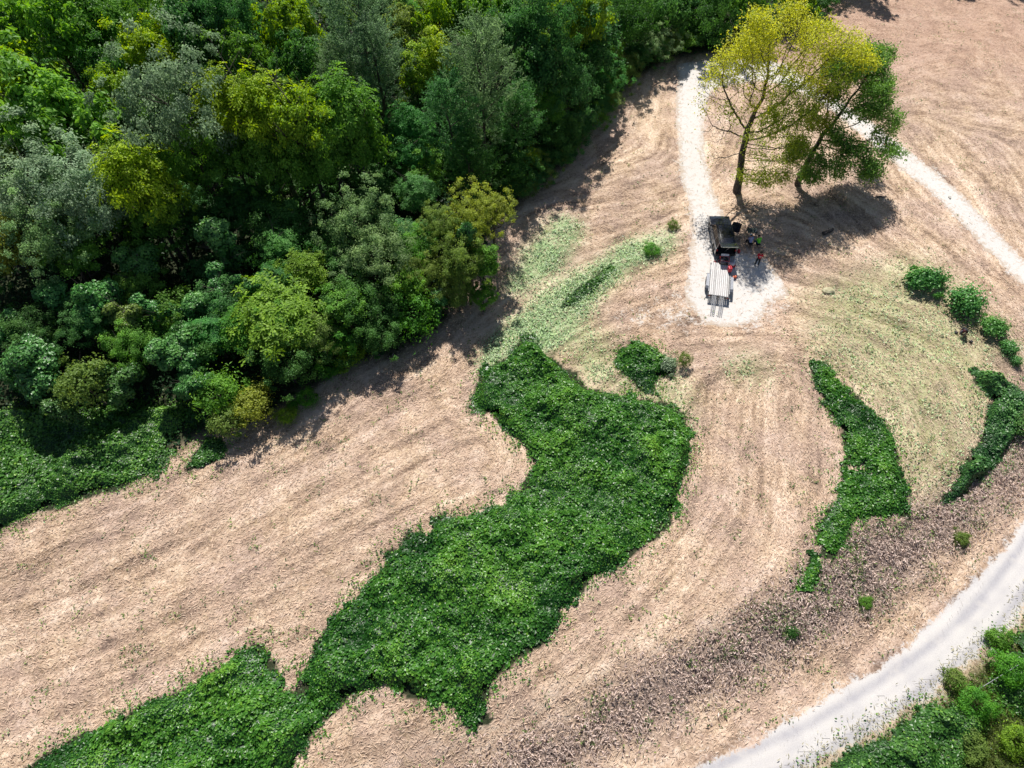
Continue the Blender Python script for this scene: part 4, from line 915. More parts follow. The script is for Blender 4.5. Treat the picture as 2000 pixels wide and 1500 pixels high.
# ------------------------------------------------------------------ hard surface helpers
def box(bm, c, s, rot=None, bev=0):
    r = bmesh.ops.create_cube(bm, size=1); vs = r['verts']
    Mx = Matrix.Translation(c) @ (rot.to_4x4() if rot else Matrix.Identity(4)) @ Matrix.Diagonal((*s, 1))
    bmesh.ops.transform(bm, matrix=Mx, verts=vs)
    if bev:
        es = {e for v in vs for e in v.link_edges}; bmesh.ops.bevel(bm, geom=list(es), offset=bev, segments=2, affect='EDGES', profile=.5)
def cyl(bm, a, b_, r, n=14, r2=None): tube(bm, a, b_, r, r if r2 is None else r2, n)
def prism(bm, pts, x0, x1):
    """polygon in (y,z) extruded along x"""
    a = [bm.verts.new((x0, y, z)) for y, z in pts]; b_ = [bm.verts.new((x1, y, z)) for y, z in pts]; n = len(pts)
    bm.faces.new(a); bm.faces.new(b_[::-1])
    for i in range(n):
        j = (i+1) % n; bm.faces.new((a[j], a[i], b_[i], b_[j]))
def quad(bm, p): bm.faces.new([bm.verts.new(q) for q in p])
def mk(name, parent, m, fn, smooth=False, bev=0):
    bm = bmesh.new(); fn(bm); bmesh.ops.recalc_face_normals(bm, faces=bm.faces)
    if bev: bmesh.ops.bevel(bm, geom=list(bm.edges), offset=bev, segments=2, affect='EDGES', clamp_overlap=True)
    me = bpy.data.meshes.new(name); bm.to_mesh(me); bm.free()
    if smooth:
        for p in me.polygons: p.use_smooth = True
    return link(name, me, parent, m)
M_PAINT = noisy('black_paint', (.008, .012, .026), (.014, .02, .04), 3, .2, 0, .6, bump=0)  # bluish base puts the roof's blue reflection into the black colour
M_PAINT.node_tree.nodes['Principled BSDF'].inputs['Coat Weight'].default_value = .6
M_GLASS = mat('dark_glass', (.02, .025, .03), .06, 0, .8)
M_PLAST = mat('black_plastic', (.018, .018, .02), .55); M_RUB = noisy('tyre_rubber', (.012, .012, .013), (.03, .028, .026), 20, .85)
M_CHROME = mat('bright_metal', (.55, .56, .58), .28, .9); M_DSTEEL = noisy('dark_steel', (.03, .03, .035), (.07, .065, .06), 12, .5, .4)
M_GALV = noisy('galvanised_steel', (.36, .37, .40), (.55, .56, .58), 8, .5, .4)
M_FEND = noisy('dull_fender_steel', (.16, .17, .20), (.26, .27, .30), 8, .5, .3)
M_SEAT = mat('seat_cloth', (.03, .028, .03), .9); M_REDL = mat('red_lens', (.35, .01, .015), .25); M_CLEAR = mat('clear_lens', (.6, .62, .65), .1)
M_RED = noisy('red_plastic', (.42, .015, .03), (.55, .03, .05), 6, .45); M_ORANGE = noisy('orange_plastic', (.70, .13, .04), (.8, .2, .08), 6, .45)
M_WHITE = noisy('white_plastic', (.66, .67, .70), (.78, .78, .80), 6, .45); M_GREY = noisy('grey_plastic', (.22, .23, .25), (.34, .34, .36), 8, .5)
def wheel(parent, x, y, r=.37, w_=.24):
    wh = mk('wheel', parent, M_PLAST, lambda bm: cyl(bm, (x-w_*.4, y, r), (x+w_*.4, y, r), r*.6, 20))
    def ty(bm):
        P = [(.62, -.5), (.9, -.5), (1, -.36), (1, .36), (.9, .5), (.62, .5)]; n = 24; rr = []
        for k in range(n):
            a = k*6.28318/n; rr.append([bm.verts.new((x+q[1]*w_, y+math.cos(a)*r*q[0], r+math.sin(a)*r*q[0])) for q in P])
        for k in range(n):
            for j in range(len(P)-1): bm.faces.new((rr[k][j], rr[k][j+1], rr[(k+1) % n][j+1], rr[(k+1) % n][j]))
    mk('tyre', wh, M_RUB, ty, True)
    sg = 1 if x > 0 else -1
    def rim(bm):
        cyl(bm, (x+sg*w_*.4, y, r), (x+sg*w_*.46, y, r), r*.18, 12)
        for k in range(5):
            a = k*1.2566; box(bm, (x+sg*w_*.43, y+math.cos(a)*r*.36, r+math.sin(a)*r*.36), (.02, r*.5, r*.12), Matrix.Rotation(a, 3, 'X'))
    mk('rim', wh, M_CHROME, rim)

# ------------------------------------------------------------------ black sport utility vehicle, liftgate and passenger door open
fr_ = np.array(at(1400,437)); re_ = np.array(at(1413,502)); cv = (fr_+re_)/2
hd = math.atan2(fr_[1]-re_[1], fr_[0]-re_[0])-math.pi/2
suv = empty('suv', (cv[0], cv[1], cv[2]+.0), hd, 'black sport utility vehicle with open liftgate and open passenger door under the trees', 'car')
Wd, Lh = .97, 2.4
def side(bm, x0, x1):
    # lower side: arches cut as polygon notch
    def arch(yc, r=.45, n=8): return [(yc+math.cos(a)*r, .38+math.sin(a)*r) for a in np.linspace(0, math.pi, n)]
    low = [(2.33, .45), (2.36, .75), (2.25, .98), (.95, 1.08), (-2.28, 1.12), (-2.36, .8), (-2.33, .42)]
    bot = list(reversed(arch(-1.45)[::-1]))  # placeholder order fixed below
    P = low + [(-1.45-.45, .42)] + [(-1.45-math.cos(a)*.45, .38+math.sin(a)*.45) for a in np.linspace(.1, math.pi-.1, 9)] + [(-1.45+.45, .34), (1.45-.45, .34)] + [(1.45-math.cos(a)*.45, .38+math.sin(a)*.45) for a in np.linspace(.1, math.pi-.1, 9)] + [(1.45+.46, .42)]
    prism(bm, P, x0, x1)
def body(bm):
    side(bm, -Wd, -Wd+.1); side(bm, Wd-.1, Wd)
    # front block and hood
    prism(bm, [(2.32, .45), (2.38, .72), (2.3, .93), (1.9, 1.03), (.98, 1.10), (.98, .45)], -Wd+.1, Wd-.1)
    prism(bm, [(1.9, .3), (.98, .3), (-2.3, .3), (-2.3, .5), (1.9, .5)], -Wd+.1, Wd-.1)
    # pillars, front to back, and roof side rails
    for s in (-1, 1):
        def pil(y0, y1, y2, y3, wd=.07):
            a = s*(Wd-.03); b_ = s*(Wd-.20)
            v = [bm.verts.new(q) for q in ((a, y0, 1.08), (a, y1, 1.08), (b_, y3, 1.72), (b_, y2, 1.72), (a-s*wd, y0, 1.08), (a-s*wd, y1, 1.08), (b_-s*wd, y3, 1.72), (b_-s*wd, y2, 1.72))]
            for q in ((0, 1, 2, 3), (4, 5, 6, 7), (0, 1, 5, 4), (1, 2, 6, 5), (2, 3, 7, 6), (3, 0, 4, 7)): bm.faces.new([v[i] for i in q])
        pil(1.0, .86, .28, .16); pil(-.02, -.14, -.08, -.18); pil(-1.05, -1.16, -1.05, -1.15); pil(-2.1, -2.26, -1.95, -2.12)
mk('body', suv, M_PAINT, body, bev=.012)
def roof(bm):
    ys = [.32, .1, -.6, -1.3, -1.9, -2.12]; zs = [1.68, 1.76, 1.79, 1.785, 1.75, 1.71]; n = 9; rows = []
    for y, z in zip(ys, zs): rows.append([bm.verts.new((-.78+1.56*k/(n-1), y, z-.07*abs(2*k/(n-1)-1)**2.5)) for k in range(n)])
    for i in range(len(rows)-1):
        for k in range(n-1): bm.faces.new((rows[i][k], rows[i][k+1], rows[i+1][k+1], rows[i+1][k]))
    geom = bmesh.ops.solidify(bm, geom=list(bm.faces), thickness=.05)
rf = mk('roof', suv, M_PAINT, roof, True)
for s in (-1, 1):
    def rr(bm):
        cyl(bm, (s*.66, .05, 1.82), (s*.66, -1.9, 1.82), .02, 8)
        for y in (0, -.95, -1.85): box(bm, (s*.66, y, 1.79), (.04, .08, .06))
    mk('roof_rail', rf, M_PLAST, rr)
def glass(name, p, par=suv):
    def f_(bm): quad(bm, p); bmesh.ops.solidify(bm, geom=list(bm.faces), thickness=.012)
    return mk(name, par, M_GLASS, f_)
glass('windshield', [(-.84, .97, 1.10), (.84, .97, 1.10), (.72, .30, 1.67), (-.72, .30, 1.67)])
for s in (-1, 1):
    a, b_ = s*(Wd-.045), s*(Wd-.215)
    if s == -1: glass('window', [(a, .84, 1.1), (a, 0, 1.1), (b_, -.06, 1.70), (b_, .22, 1.70)])
    glass('window', [(a, -.14, 1.1), (a, -1.04, 1.1), (b_, -1.04, 1.70), (b_, -.18, 1.70)])
    glass('window', [(a, -1.16, 1.1), (a, -2.1, 1.1), (b_, -1.95, 1.70), (b_, -1.15, 1.70)])
    mk('headlight', suv, M_CLEAR, lambda bm: box(bm, (s*.74, 2.33, .80), (.36, .1, .16), bev=.02))
    mk('tail_light', suv, M_REDL, lambda bm: box(bm, (s*.86, -2.33, .98), (.12, .06, .2), bev=.015))
    mk('mirror', suv, M_PAINT, lambda bm: box(bm, (s*1.07, .82, 1.14), (.22, .12, .15), bev=.03))
    for y in (1.45, -1.45): wheel(suv, s*.86, y)
mk('grille', suv, M_PLAST, lambda bm: box(bm, (0, 2.375, .74), (.95, .05, .26), bev=.01))
mk('bumper', suv, M_PLAST, lambda bm: box(bm, (0, 2.38, .5), (1.86, .16, .2), bev=.03))
mk('bumper', suv, M_PLAST, lambda bm: box(bm, (0, -2.42, .55), (1.86, .2, .24), bev=.03))
mk('cargo_floor', suv, M_SEAT, lambda bm: box(bm, (0, -1.75, .66), (1.5, 1.2, .06)))
for x, y in ((-.42, .15), (.42, .15), (0, -.85)):
    def seat(bm):
        wd = .55 if y > 0 else 1.5
        box(bm, (x, y, .78), (wd, .5, .16), bev=.04); box(bm, (x, y-.28, 1.08), (wd, .14, .55), Matrix.Rotation(-.2, 3, 'X'), .04)
        for q in ([x] if y > 0 else [-.45, .45]): box(bm, (q, y-.36, 1.42), (.26, .1, .16), bev=.03)
    mk('seat', suv, M_SEAT, seat)
# raised liftgate: hinge at the rear roof edge, swung up past level
lg = empty('liftgate_hinge', (0, 0, 0)); C.objects.unlink(lg); bpy.data.objects.remove(lg)
Mh = Matrix.Translation((0, -2.12, 1.72)) @ Matrix.Rotation(R(-22), 4, 'X') @ Matrix.Diagonal((1, .8, 1, 1))
def tf(p): return Mh @ Vector(p)
def gate(bm):
    box(bm, (0, 0, 0), (.001, .001, .001))
    bm.clear()
    for c, s in (((0, -.06, 0), (1.5, .12, .05)), ((0, -.98, -.02), (1.62, .36, .09)), ((-.74, -.45, 0), (.12, .75, .05)), ((.74, -.45, 0), (.12, .75, .05))): box(bm, c, s)
    bmesh.ops.transform(bm, matrix=Mh, verts=bm.verts)
lift = mk('liftgate', suv, M_PAINT, gate, bev=.01)
mk('rear_window', lift, M_GLASS, lambda bm: (box(bm, (0, -.46, .01), (1.37, .70, .015)), bmesh.ops.transform(bm, matrix=Mh, verts=bm.verts)))
mk('edge_trim', lift, M_CHROME, lambda bm: (box(bm, (0, -1.175, .0), (1.5, .03, .07)), bmesh.ops.transform(bm, matrix=Mh, verts=bm.verts)))
mk('gas_strut', suv, M_CHROME, lambda bm: cyl(bm, (-.1, -2.25, .75), (.06, -2.75, 1.85), .02, 8))
# open front passenger door (right side, hinged at its front edge)
def door_at(M_):
    d = mk('door', suv, M_PAINT, lambda bm: (prism(bm, [(0, .38), (0, 1.08), (-.93, 1.1), (-.93, .4)], -.05, .05), bmesh.ops.transform(bm, matrix=M_, verts=bm.verts)), bev=.01)
    mk('window_frame', d, M_PAINT, lambda bm: ([box(bm, c, s) for c, s in (((-.10, -.42, 1.64), (.04, .7, .05)), ((-.05, -.88, 1.36), (.05, .06, .55)))], tube(bm, (0, -.02, 1.1), (-.10, -.12, 1.62), .03, .03, 6), bmesh.ops.transform(bm, matrix=M_, verts=bm.verts)))
    mk('window', d, M_GLASS, lambda bm: (quad(bm, [(0, -.06, 1.1), (0, -.88, 1.1), (-.1, -.85, 1.62), (-.1, -.14, 1.62)]), bmesh.ops.transform(bm, matrix=M_, verts=bm.verts)))
    mk('handle', d, M_CHROME, lambda bm: (box(bm, (.07, -.8, .95), (.03, .16, .03)), bmesh.ops.transform(bm, matrix=M_, verts=bm.verts)))
door_at(Matrix.Translation((Wd-.02, .92, 0)) @ Matrix.Rotation(R(72), 4, 'Z'))

# ------------------------------------------------------------------ flat trailer with plank deck
DH = .58
rl, rr_ = np.array(at(1383,576,DH)), np.array(at(1423,582,DH)); ff = np.array(at(1408,516,DH)); rc = (rl+rr_)/2
TL = np.linalg.norm((ff-rc)[:2]); TW = np.linalg.norm((rr_-rl)[:2]); print('trailer', TL, TW)
th_ = math.atan2(ff[1]-rc[1], ff[0]-rc[0])-math.pi/2
tc = (ff+rc)/2; TW = min(max(TW, 1.8), 2.05)
tr = empty('trailer', (tc[0], tc[1], float(gz(tc[0], tc[1]))+.02), th_, 'flat tandem axle trailer with weathered pale plank deck behind the black vehicle', 'trailer')
HL = TL/2
M_PLANK = [noisy('weathered_plank_%s' % n_, a, b_, 5, .85, stretch=(4, .5, 4), bump=.4) for n_, a, b_ in (('pale', (.48, .46, .45), (.66, .64, .63)), ('warm', (.37, .34, .31), (.54, .50, .47)), ('grey', (.35, .34, .33), (.52, .50, .49)))]
def frame(bm):
    for s in (-1, 1): box(bm, (s*TW/2, 0, DH-.07), (.06, 2*HL, .12)); cyl(bm, (s*TW*.42, HL, DH-.1), (0, HL+1.25, DH-.12), .045, 8)
    for y in np.linspace(-HL+.05, HL-.05, 7): box(bm, (0, y, DH-.12), (TW-.07, .05, .07))
    box(bm, (0, -HL-.03, DH-.08), (TW+.1, .05, .15)); box(bm, (0, HL+.03, DH-.07), (TW+.05, .05, .12))
    cyl(bm, (0, HL+1.2, DH-.12), (0, HL+1.4, DH-.1), .07, 10); cyl(bm, (.0, HL+.95, .05), (0, HL+.95, DH+.3), .03, 8)
mk('frame', tr, M_DSTEEL, frame)
npk = 10; pw = (TW-.1)/npk
for i in range(npk):
    x_ = -TW/2+.05+pw*(i+.5); fe_ = (.16 if i < 4 else -.02)+random.uniform(-.02, .02); re2 = random.uniform(-.03, .03)
    L_ = 2*HL+fe_-re2
    mk('plank', tr, M_PLANK[random.choice((0, 0, 1, 2))], lambda bm: box(bm, (x_, (fe_+re2)/2, DH+.005+random.uniform(0, .008)), (pw-.028, L_-.04, .045), bev=.006))
for s in (-1, 1):
    def fen(bm):
        P = [(-1.05, .42), (-.95, .62), (-.72, .76), (.72, .76), (.95, .62), (1.05, .42), (1.0, .42), (.9, .59), (.7, .71), (-.7, .71), (-.9, .59), (-1.0, .42)]
        prism(bm, [(y-.35, z) for y, z in P], s*(TW/2+.06), s*(TW/2+.30))
    mk('fender', tr, M_FEND, fen)
    for y in (-.78, .08): wheel(tr, s*(TW/2+.18), y-.0, .31, .2)
    mk('tail_light', tr, M_REDL, lambda bm: box(bm, (s*(TW/2-.1), -HL-.07, DH-.07), (.12, .03, .07)))
    mk('side_rail', tr, M_GALV, lambda bm: (box(bm, (s*(TW/2+.02), .1, DH+.05), (.025, 2*HL-.5, .03))))
# two ramps let down to the gravel
for x_ in (-.38, .30):
    def ramp(bm):
        a = Vector((0, -HL-.02, DH+.02)); e = Vector((0, -HL-1.75, .06))
        for dx in (-.15, 0, .15): tube(bm, a+Vector((x_+dx, 0, 0)), e+Vector((x_+dx+.03, 0, 0)), .022, .022, 6)
        for k in range(8):
            p = a.lerp(e, (k+.5)/8); tube(bm, p+Vector((x_-.15, 0, -.01)), p+Vector((x_+.15, 0, -.01)), .014, .014, 5)
    mk('ramp', tr, M_GALV, ramp)

# ------------------------------------------------------------------ gear around the vehicle
def gear(name, px, py, rz, label, cat, h=0): 
    p = at(px, py, h); return empty(name, p, rz, label, cat)
# engine unit in red frame by the rear bumper, its white lid up
gn = gear('engine_unit', 1412, 516, -.1, 'red framed engine unit with raised white lid between vehicle and trailer', 'machine')
def gfr(bm):
    for sx in (-.42, .42):
        for sy in (-.3, .3): tube(bm, (sx, sy, 0), (sx, sy, .75), .018, .018, 6)
        tube(bm, (sx, -.3, .75), (sx, .3, .75), .03, .03, 6); tube(bm, (sx, -.3, .12), (sx, .3, .12), .03, .03, 6)
    for sy in (-.3, .3): tube(bm, (-.42, sy, .12), (.42, sy, .12), .03, .03, 6); tube(bm, (-.42, sy, .75), (.42, sy, .75), .03, .03, 6)
mk('frame', gn, M_RED, gfr)
mk('engine', gn, M_GREY, lambda bm: (box(bm, (-.08, 0, .35), (.5, .42, .4), bev=.05), cyl(bm, (.12, 0, .4), (.34, 0, .4), .17, 16), cyl(bm, (-.1, -.05, .5), (-.1, -.05, .68), .09, 12)))
mk('fuel_tank', gn, M_PLAST, lambda bm: box(bm, (.1, .08, .62), (.45, .35, .16), bev=.05))
mk('lid', gn, M_WHITE, lambda bm: box(bm, (0, .36, .88), (.74, .05, .22), Matrix.Rotation(-.5, 3, 'X'), .01))
# white cooler with red base and pull handle
cl = gear('cooler', 1427, 518, -.35, 'white and grey cooler with a red base and pull handle right of the engine unit', 'cooler')
mk('base', cl, M_RED, lambda bm: box(bm, (0, 0, .14), (.62, .5, .24), bev=.04))
mk('box', cl, M_WHITE, lambda bm: box(bm, (0, 0, .40), (.56, .62, .28), bev=.04))
mk('lid', cl, M_GREY, lambda bm: (box(bm, (0, .05, .56), (.34, .4, .05), bev=.02), box(bm, (0, -.16, .58), (.2, .05, .04))))
mk('handle', cl, M_WHITE, lambda bm: (tube(bm, (.3, .2, .5), (.42, .62, .95), .025, .025, 6), tube(bm, (.18, .2, .5), (.30, .62, .95), .025, .025, 6), tube(bm, (.30, .62, .95), (.42, .62, .95), .025, .025, 6)))
mk('wheel', cl, M_RED, lambda bm: cyl(bm, (.30, -.1, .12), (.42, -.1, .12), .12, 14))
def jerry(px, py, rz, s, m, label, h=0):
    j = gear('fuel_can', px, py, rz, label, 'fuel can', h); j.scale = (s, s, s)
    mk('body', j, m, lambda bm: box(bm, (0, 0, .2), (.26, .36, .4), bev=.05))
    mk('handle', j, m, lambda bm: (tube(bm, (0, -.12, .4), (0, -.1, .5), .02, .02, 6), tube(bm, (0, .1, .4), (0, .1, .5), .02, .02, 6), tube(bm, (0, -.1, .5), (0, .1, .5), .02, .02, 6)))
    mk('spout', j, M_PLAST, lambda bm: tube(bm, (0, .15, .38), (0, .26, .52), .035, .02, 8))
jerry(1424, 529, .1, 1.25, M_RED, 'large red fuel can on the front right corner of the plank deck', DH+.03)
jerry(1442, 493, .4, .8, M_RED, 'small red fuel can standing alone on the bare gravel beside the vehicle')
def saw(px, py, rz, label, m):
    j = gear('chainsaw', px, py, rz, label, 'chainsaw')
    mk('engine_body', j, m, lambda bm: (box(bm, (0, 0, .13), (.34, .22, .22), bev=.04)))
    mk('handle', j, M_PLAST, lambda bm: (tube(bm, (-.05, -.14, .12), (-.05, -.12, .32), .018, .018, 6), tube(bm, (-.05, -.12, .32), (-.05, .12, .32), .018, .018, 6), tube(bm, (-.05, .12, .32), (-.05, .14, .12), .018, .018, 6), box(bm, (-.27, 0, .14), (.22, .06, .1), bev=.02)))
    mk('guide_bar', j, M_CHROME, lambda bm: box(bm, (.4, 0, .1), (.48, .014, .08)))
saw(1434, 543, .3, 'orange chainsaw lying on the white gravel right of the trailer', M_ORANGE)
saw(1395, 515, 1.2, 'red chainsaw at the front left corner of the trailer', M_RED)
bk_ = gear('bucket', 1431, 497, 0, 'small black bucket by the rear right corner of the vehicle', 'bucket')
mk('pail', bk_, M_PLAST, lambda bm: (tube(bm, (0, 0, 0), (0, 0, .3), .12, .16, 16)))
mk('rim', bk_, M_DSTEEL, lambda bm: (tube(bm, (0, 0, .29), (0, 0, .315), .17, .17, 16)))
# low dark camp table with bottles
M_DKG = noisy('dark_green_cloth', (.012, .025, .022), (.03, .045, .04), 10, .8)
tb = gear('camp_table', 1466, 458, -.1, 'low dark green camp table in the tree shade', 'table')
mk('tabletop', tb, M_DKG, lambda bm: box(bm, (0, 0, .55), (.95, .7, .04), bev=.01))
for sx in (-.4, .4):
    for sy in (-.28, .28): mk('leg', tb, M_DSTEEL, lambda bm: tube(bm, (sx, sy, 0), (sx*1.05, sy, .53), .02, .02, 6))
for k, (dx, dy, m, lb) in enumerate(((.28, -.2, M_WHITE, 'white water bottle on the right corner of the camp table'), (-.15, .1, M_GREY, 'grey flask at the back of the camp table'))):
    o = empty('bottle', tuple(tb.matrix_world @ Vector((0, 0, 0)) + Vector(tb.location) + Vector((dx, dy, .575))), 0, lb, 'bottle')
    mk('flask', o, m, lambda bm: tube(bm, (0, 0, 0), (0, 0, .2), .045, .045, 12)); mk('cap', o, M_PLAST, lambda bm: tube(bm, (0, 0, .2), (0, 0, .26), .025, .022, 10))

# ------------------------------------------------------------------ people
M_SKIN = noisy('skin', (.42, .24, .16), (.5, .30, .21), 12, .55, bump=0)
def cloth(n_, c): return noisy(n_, tuple(v*.85 for v in c), c, 14, .85, bump=.3)
M_HAIR = mat('dark_hair', (.02, .014, .01), .6)
def skin_chain(name, parent, m, verts, edges, radii, root=0, sub=1):
    me = bpy.data.meshes.new(name); me.from_pydata([tuple(v) for v in verts], edges, []); o = link(name, me, parent, m)
    md = o.modifiers.new('skin', 'SKIN'); md.use_smooth_shade = True
    if not me.skin_vertices:
        bpy.context.view_layer.objects.active = o
    sv = me.skin_vertices[0].data
    for i, r in enumerate(radii):
        sv[i].radius = (r, r) if not isinstance(r, tuple) else r; sv[i].use_root = (i == root)
    s = o.modifiers.new('smooth', 'SUBSURF'); s.levels = sub; s.render_levels = sub
    return o
def person(label, loc, rz, J, shirt, pants, cap=None, sleeves=True, shirt_mark=None, grip=.6):
    """J: joint dict, local space, facing +Y"""
    p = empty('person', loc, rz, label, 'person'); V_ = Vector
    names = ['pelvis', 'waist', 'chest', 'neck', 'head0', 'head1', 'sL', 'eL', 'wL', 'sR', 'eR', 'wR', 'hL', 'kL', 'aL', 'tL', 'hR', 'kR', 'aR', 'tR']
    ed = [(0, 1), (1, 2), (2, 3), (3, 4), (4, 5), (2, 6), (6, 7), (7, 8), (2, 9), (9, 10), (10, 11), (0, 12), (12, 13), (13, 14), (14, 15), (0, 16), (16, 17), (17, 18), (18, 19)]
    rad = [.13, .125, .135, .058, .085, .095, .06, .045, .03, .06, .045, .03, .085, .06, .04, .04, .085, .06, .04, .04]
    body_ = skin_chain('body', p, M_SKIN, [J[n_] for n_ in names], ed, rad, 0, 2)
    # face
    hc = (V_(J['head0'])+V_(J['head1']))/2; up = (V_(J['head1'])-V_(J['head0'])).normalized(); fw = V_(J.get('face', (0, 1, 0))); fw = (fw-up*fw.dot(up)).normalized(); sd_ = fw.cross(up)
    def face(bm):
        tube(bm, hc+fw*.085, hc+fw*.115-up*.03, .012, .018, 6)
    mk('nose', body_, M_SKIN, face)
    for s in (-1, 1):
        mk('eye', body_, M_HAIR, lambda bm: bmesh.ops.create_icosphere(bm, subdivisions=1, radius=.012, matrix=Matrix.Translation(hc+fw*.09+sd_*s*.035+up*.01)))
        mk('ear', body_, M_SKIN, lambda bm: bmesh.ops.create_icosphere(bm, subdivisions=1, radius=.024, matrix=Matrix.Translation(hc+sd_*s*.095)))
    mk('mouth', body_, mat('lips', (.3, .1, .08), .5), lambda bm: box(bm, hc+fw*.088-up*.055, (.04, .01, .01)))
    # hands
    for s, (w_, e) in (('L', ('wL', 'eL')), ('R', ('wR', 'eR'))):
        W_ = V_(J[w_]); d = (W_-V_(J[e])).normalized(); u = d.cross(V_((0, 0, 1))); u = u.normalized() if u.length > .1 else V_((1, 0, 0)); v = u.cross(d).normalized()
        vs = [W_, W_+d*.09]; es = [(0, 1)]; rs = [.028, .036]
        hand = skin_chain('hand', body_, M_SKIN, vs, es, rs, 0, 1)
        for k, ln in enumerate((.075, .085, .08, .062)):
            b0 = W_+d*.08+u*(-.03+.02*k); b1 = b0+(d*.8-v*.3*grip)*ln*.55; b2 = b1+(d*.4-v*.9*grip)*ln*.5
            skin_chain('finger', hand, M_SKIN, [b0, b1, b2], [(0, 1), (1, 2)], [.010, .009, .007], 0, 1)
        t0 = W_+d*.03-u*.03; skin_chain('thumb', hand, M_SKIN, [t0, t0-u*.03+d*.03, t0-u*.035+d*.065], [(0, 1), (1, 2)], [.012, .011, .008], 0, 1)
    f = .7
    sv = [J['pelvis'], J['waist'], J['chest'], tuple(V_(J['chest']).lerp(V_(J['neck']), .75)), J['sL'], tuple(V_(J['sL']).lerp(V_(J['eL']), f)), J['sR'], tuple(V_(J['sR']).lerp(V_(J['eR']), f))]
    sh = skin_chain('shirt', p, shirt, sv, [(0, 1), (1, 2), (2, 3), (2, 4), (4, 5), (2, 6), (6, 7)], [.165, .165, .19, .10, .095, .075, .095, .075], 0, 2)
    if shirt_mark:
        c = V_(J['chest']); dn = (V_(J['waist'])-c).normalized(); bk = -V_(J.get('face', (0, 1, 0))); bk = (bk-dn*bk.dot(dn)).normalized(); rt = bk.cross(dn)
        def mk_(bm):
            for k, wd in enumerate((.20, .14)):
                o_ = c+dn*(.02+.055*k)+bk*.178; quad(bm, [o_+rt*wd/2, o_-rt*wd/2, o_-rt*wd/2+dn*.035, o_+rt*wd/2+dn*.035])
        mk('shirt_print', sh, shirt_mark, mk_)
    pv = [J['waist'], J['pelvis'], J['hL'], J['kL'], tuple(V_(J['kL']).lerp(V_(J['aL']), .9)), J['hR'], J['kR'], tuple(V_(J['kR']).lerp(V_(J['aR']), .9))]
    skin_chain('trousers', p, pants, pv, [(0, 1), (1, 2), (2, 3), (3, 4), (1, 5), (5, 6), (6, 7)], [.125, .15, .105, .08, .065, .105, .08, .065], 1, 2)
    for q in 'LR': skin_chain('shoe', p, M_PLAST, [J['a'+q], J['t'+q]], [(0, 1)], [.05, .052], 0, 1)
    top = hc+up*.02
    def hair(bm):
        bmesh.ops.create_icosphere(bm, subdivisions=3, radius=.122, matrix=Matrix.Translation(top+up*.015-fw*.02))
        dl = [v for v in bm.verts if (v.co-top).dot(up) < -.03-.06*min(0, 1) and (v.co-top).dot(fw) > -.02]; bmesh.ops.delete(bm, geom=dl, context='VERTS')
    mk('hair', p, M_HAIR, hair, True)
    if cap:
        def cp(bm):
            bmesh.ops.create_icosphere(bm, subdivisions=3, radius=.132, matrix=Matrix.Translation(top+up*.02)); bmesh.ops.delete(bm, geom=[v for v in bm.verts if (v.co-top).dot(up) < .02], context='VERTS')
            c = top+up*.035+fw*.16; q = [c+sd_*.07-fw*.06, c+sd_*.06+fw*.06, c-sd_*.06+fw*.06, c-sd_*.07-fw*.06]; quad(bm, q)
        mk('cap', p, cap, cp, True)
    return p
def standing(lean=0):
    return dict(pelvis=(0, 0, .95), waist=(0, .01, 1.08), chest=(0, .03, 1.33), neck=(0, .05, 1.5), head0=(0, .07, 1.58), head1=(0, .08, 1.68), sL=(-.19, .03, 1.42), eL=(-.27, .0, 1.13), wL=(-.2, .16, .95), sR=(.19, .03, 1.42), eR=(.27, 0, 1.13), wR=(.2, .16, .95),
        hL=(-.1, 0, .9), kL=(-.13, .03, .5), aL=(-.14, -.02, .09), tL=(-.16, .15, .05), hR=(.1, 0, .9), kR=(.13, -.02, .5), aR=(.15, -.08, .09), tR=(.18, .09, .05))
def seated():
    return dict(pelvis=(0, 0, .48), waist=(0, .05, .62), chest=(0, .16, .88), neck=(0, .24, 1.04), head0=(0, .29, 1.11), head1=(0, .33, 1.2), sL=(-.19, .18, .95), eL=(-.26, .32, .70), wL=(-.15, .52, .66), sR=(.19, .18, .95), eR=(.26, .32, .70), wR=(.15, .52, .66),
        hL=(-.1, .06, .47), kL=(-.17, .46, .48), aL=(-.17, .42, .09), tL=(-.2, .58, .05), hR=(.1, .06, .47), kR=(.17, .46, .48), aR=(.17, .42, .09), tR=(.2, .58, .05), face=(0, .8, -.5))
def crouch():
    return dict(pelvis=(0, 0, .42), waist=(0, .12, .56), chest=(0, .36, .72), neck=(0, .52, .80), head0=(0, .58, .82), head1=(0, .66, .86), sL=(-.19, .4, .76), eL=(-.28, .5, .5), wL=(-.2, .66, .3), sR=(.19, .4, .76), eR=(.3, .48, .5), wR=(.16, .66, .3),
        hL=(-.1, 0, .40), kL=(-.2, .36, .5), aL=(-.2, .1, .09), tL=(-.22, .26, .05), hR=(.1, 0, .40), kR=(.18, .26, .08), aR=(.16, -.14, .1), tR=(.16, -.2, .04), face=(0, .5, -.9))
C_RED = cloth('red_shirt', (.5, .02, .04)); C_NEON = cloth('neon_green_shirt', (.16, .75, .05)); C_LAV = cloth('lavender_shirt', (.34, .38, .62)); C_BLK = cloth('black_shirt', (.02, .02, .025))
C_NAVY = cloth('navy_trousers', (.02, .04, .10)); C_DRK = cloth('dark_trousers', (.02, .025, .03)); C_GREY = cloth('grey_trousers', (.17, .17, .23)); C_WHT = cloth('white_cap', (.7, .7, .7)); C_MAR = cloth('dark_red_cap', (.10, .02, .03))
person('person standing alone in a red shirt with white print on the back', at(1477, 518), -.15, standing(), C_RED, C_DRK, None, shirt_mark=M_WHITE)
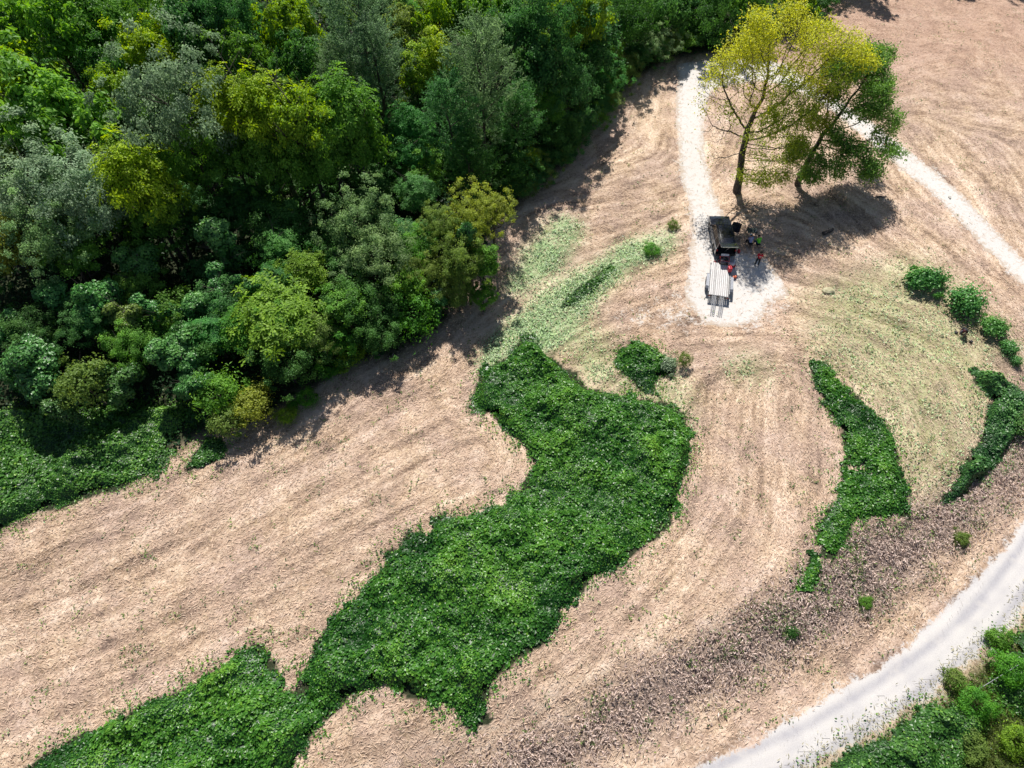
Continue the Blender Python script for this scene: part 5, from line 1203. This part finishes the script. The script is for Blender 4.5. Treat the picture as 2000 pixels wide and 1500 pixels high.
def stool(px, py, label):
    s = gear('camp_stool', px, py, .3, label, 'stool')
    mk('seat', s, M_PLAST, lambda bm: box(bm, (0, 0, .36), (.4, .34, .04), bev=.01))
    for sx in (-.16, .16):
        for sy in (-.13, .13): mk('leg', s, M_DSTEEL, lambda bm: tube(bm, (sx, sy, .35), (-sx*.9, sy, 0), .014, .014, 5))
stool(1463, 481, 'black folding stool under the person in the lavender shirt'); stool(1479, 482, 'black folding stool under the person in the neon green shirt')
person('person sitting hunched in a lavender shirt and white cap at the camp table', at(1463, 481), .25, seated(), C_LAV, C_DRK, C_WHT)
person('person sitting in a neon green shirt and navy trousers at the camp table', at(1479, 482), .35, seated(), C_NEON, C_NAVY)
pb = at(1881, 650)
person('person in black crouching with grey trousers beside the bushes at right', pb, 2.3, crouch(), C_BLK, C_GREY, C_MAR)
bc = empty('brush_cutter', at(1882, 660), -.9, 'dark brush cutter on the ground in front of the crouching person', 'tool')
mk('shaft', bc, M_DSTEEL, lambda bm: tube(bm, (-.7, 0, .12), (.6, 0, .12), .02, .02, 8))
mk('engine', bc, M_PLAST, lambda bm: box(bm, (.66, 0, .14), (.24, .2, .2), bev=.04))
mk('guard', bc, M_PLAST, lambda bm: tube(bm, (-.75, 0, .05), (-.75, 0, .09), .16, .12, 14))
mk('handle', bc, M_DSTEEL, lambda bm: (tube(bm, (0, 0, .12), (0, .2, .3), .014, .014, 6), tube(bm, (0, 0, .12), (0, -.2, .3), .014, .014, 6)))

# ------------------------------------------------------------------ guy wire running to a utility pole outside the frame
A_ = Vector(at(1905, 1350)); T_ = Vector(at(2400, 1048, 9.5))
up_ = empty('utility_pole', (T_.x, T_.y, float(gz(T_.x, T_.y))), 0, 'wooden utility pole beyond the right edge holding the guy wire', 'pole')
mk('post', up_, M_BARKG, lambda bm: tube(bm, (0, 0, -.5), (0, 0, T_.z-float(gz(T_.x, T_.y))+.5), .17, .12, 12), True)
mk('crossarm', up_, M_BARKG, lambda bm: box(bm, (0, 0, T_.z-float(gz(T_.x, T_.y))), (2.2, .12, .12)))
meta(mk('guy_wire', None, M_GALV, lambda bm: tube(bm, A_, T_, .022, .022, 6)), 'thin taut metal guy wire slanting over the bushes at the bottom right', 'wire')
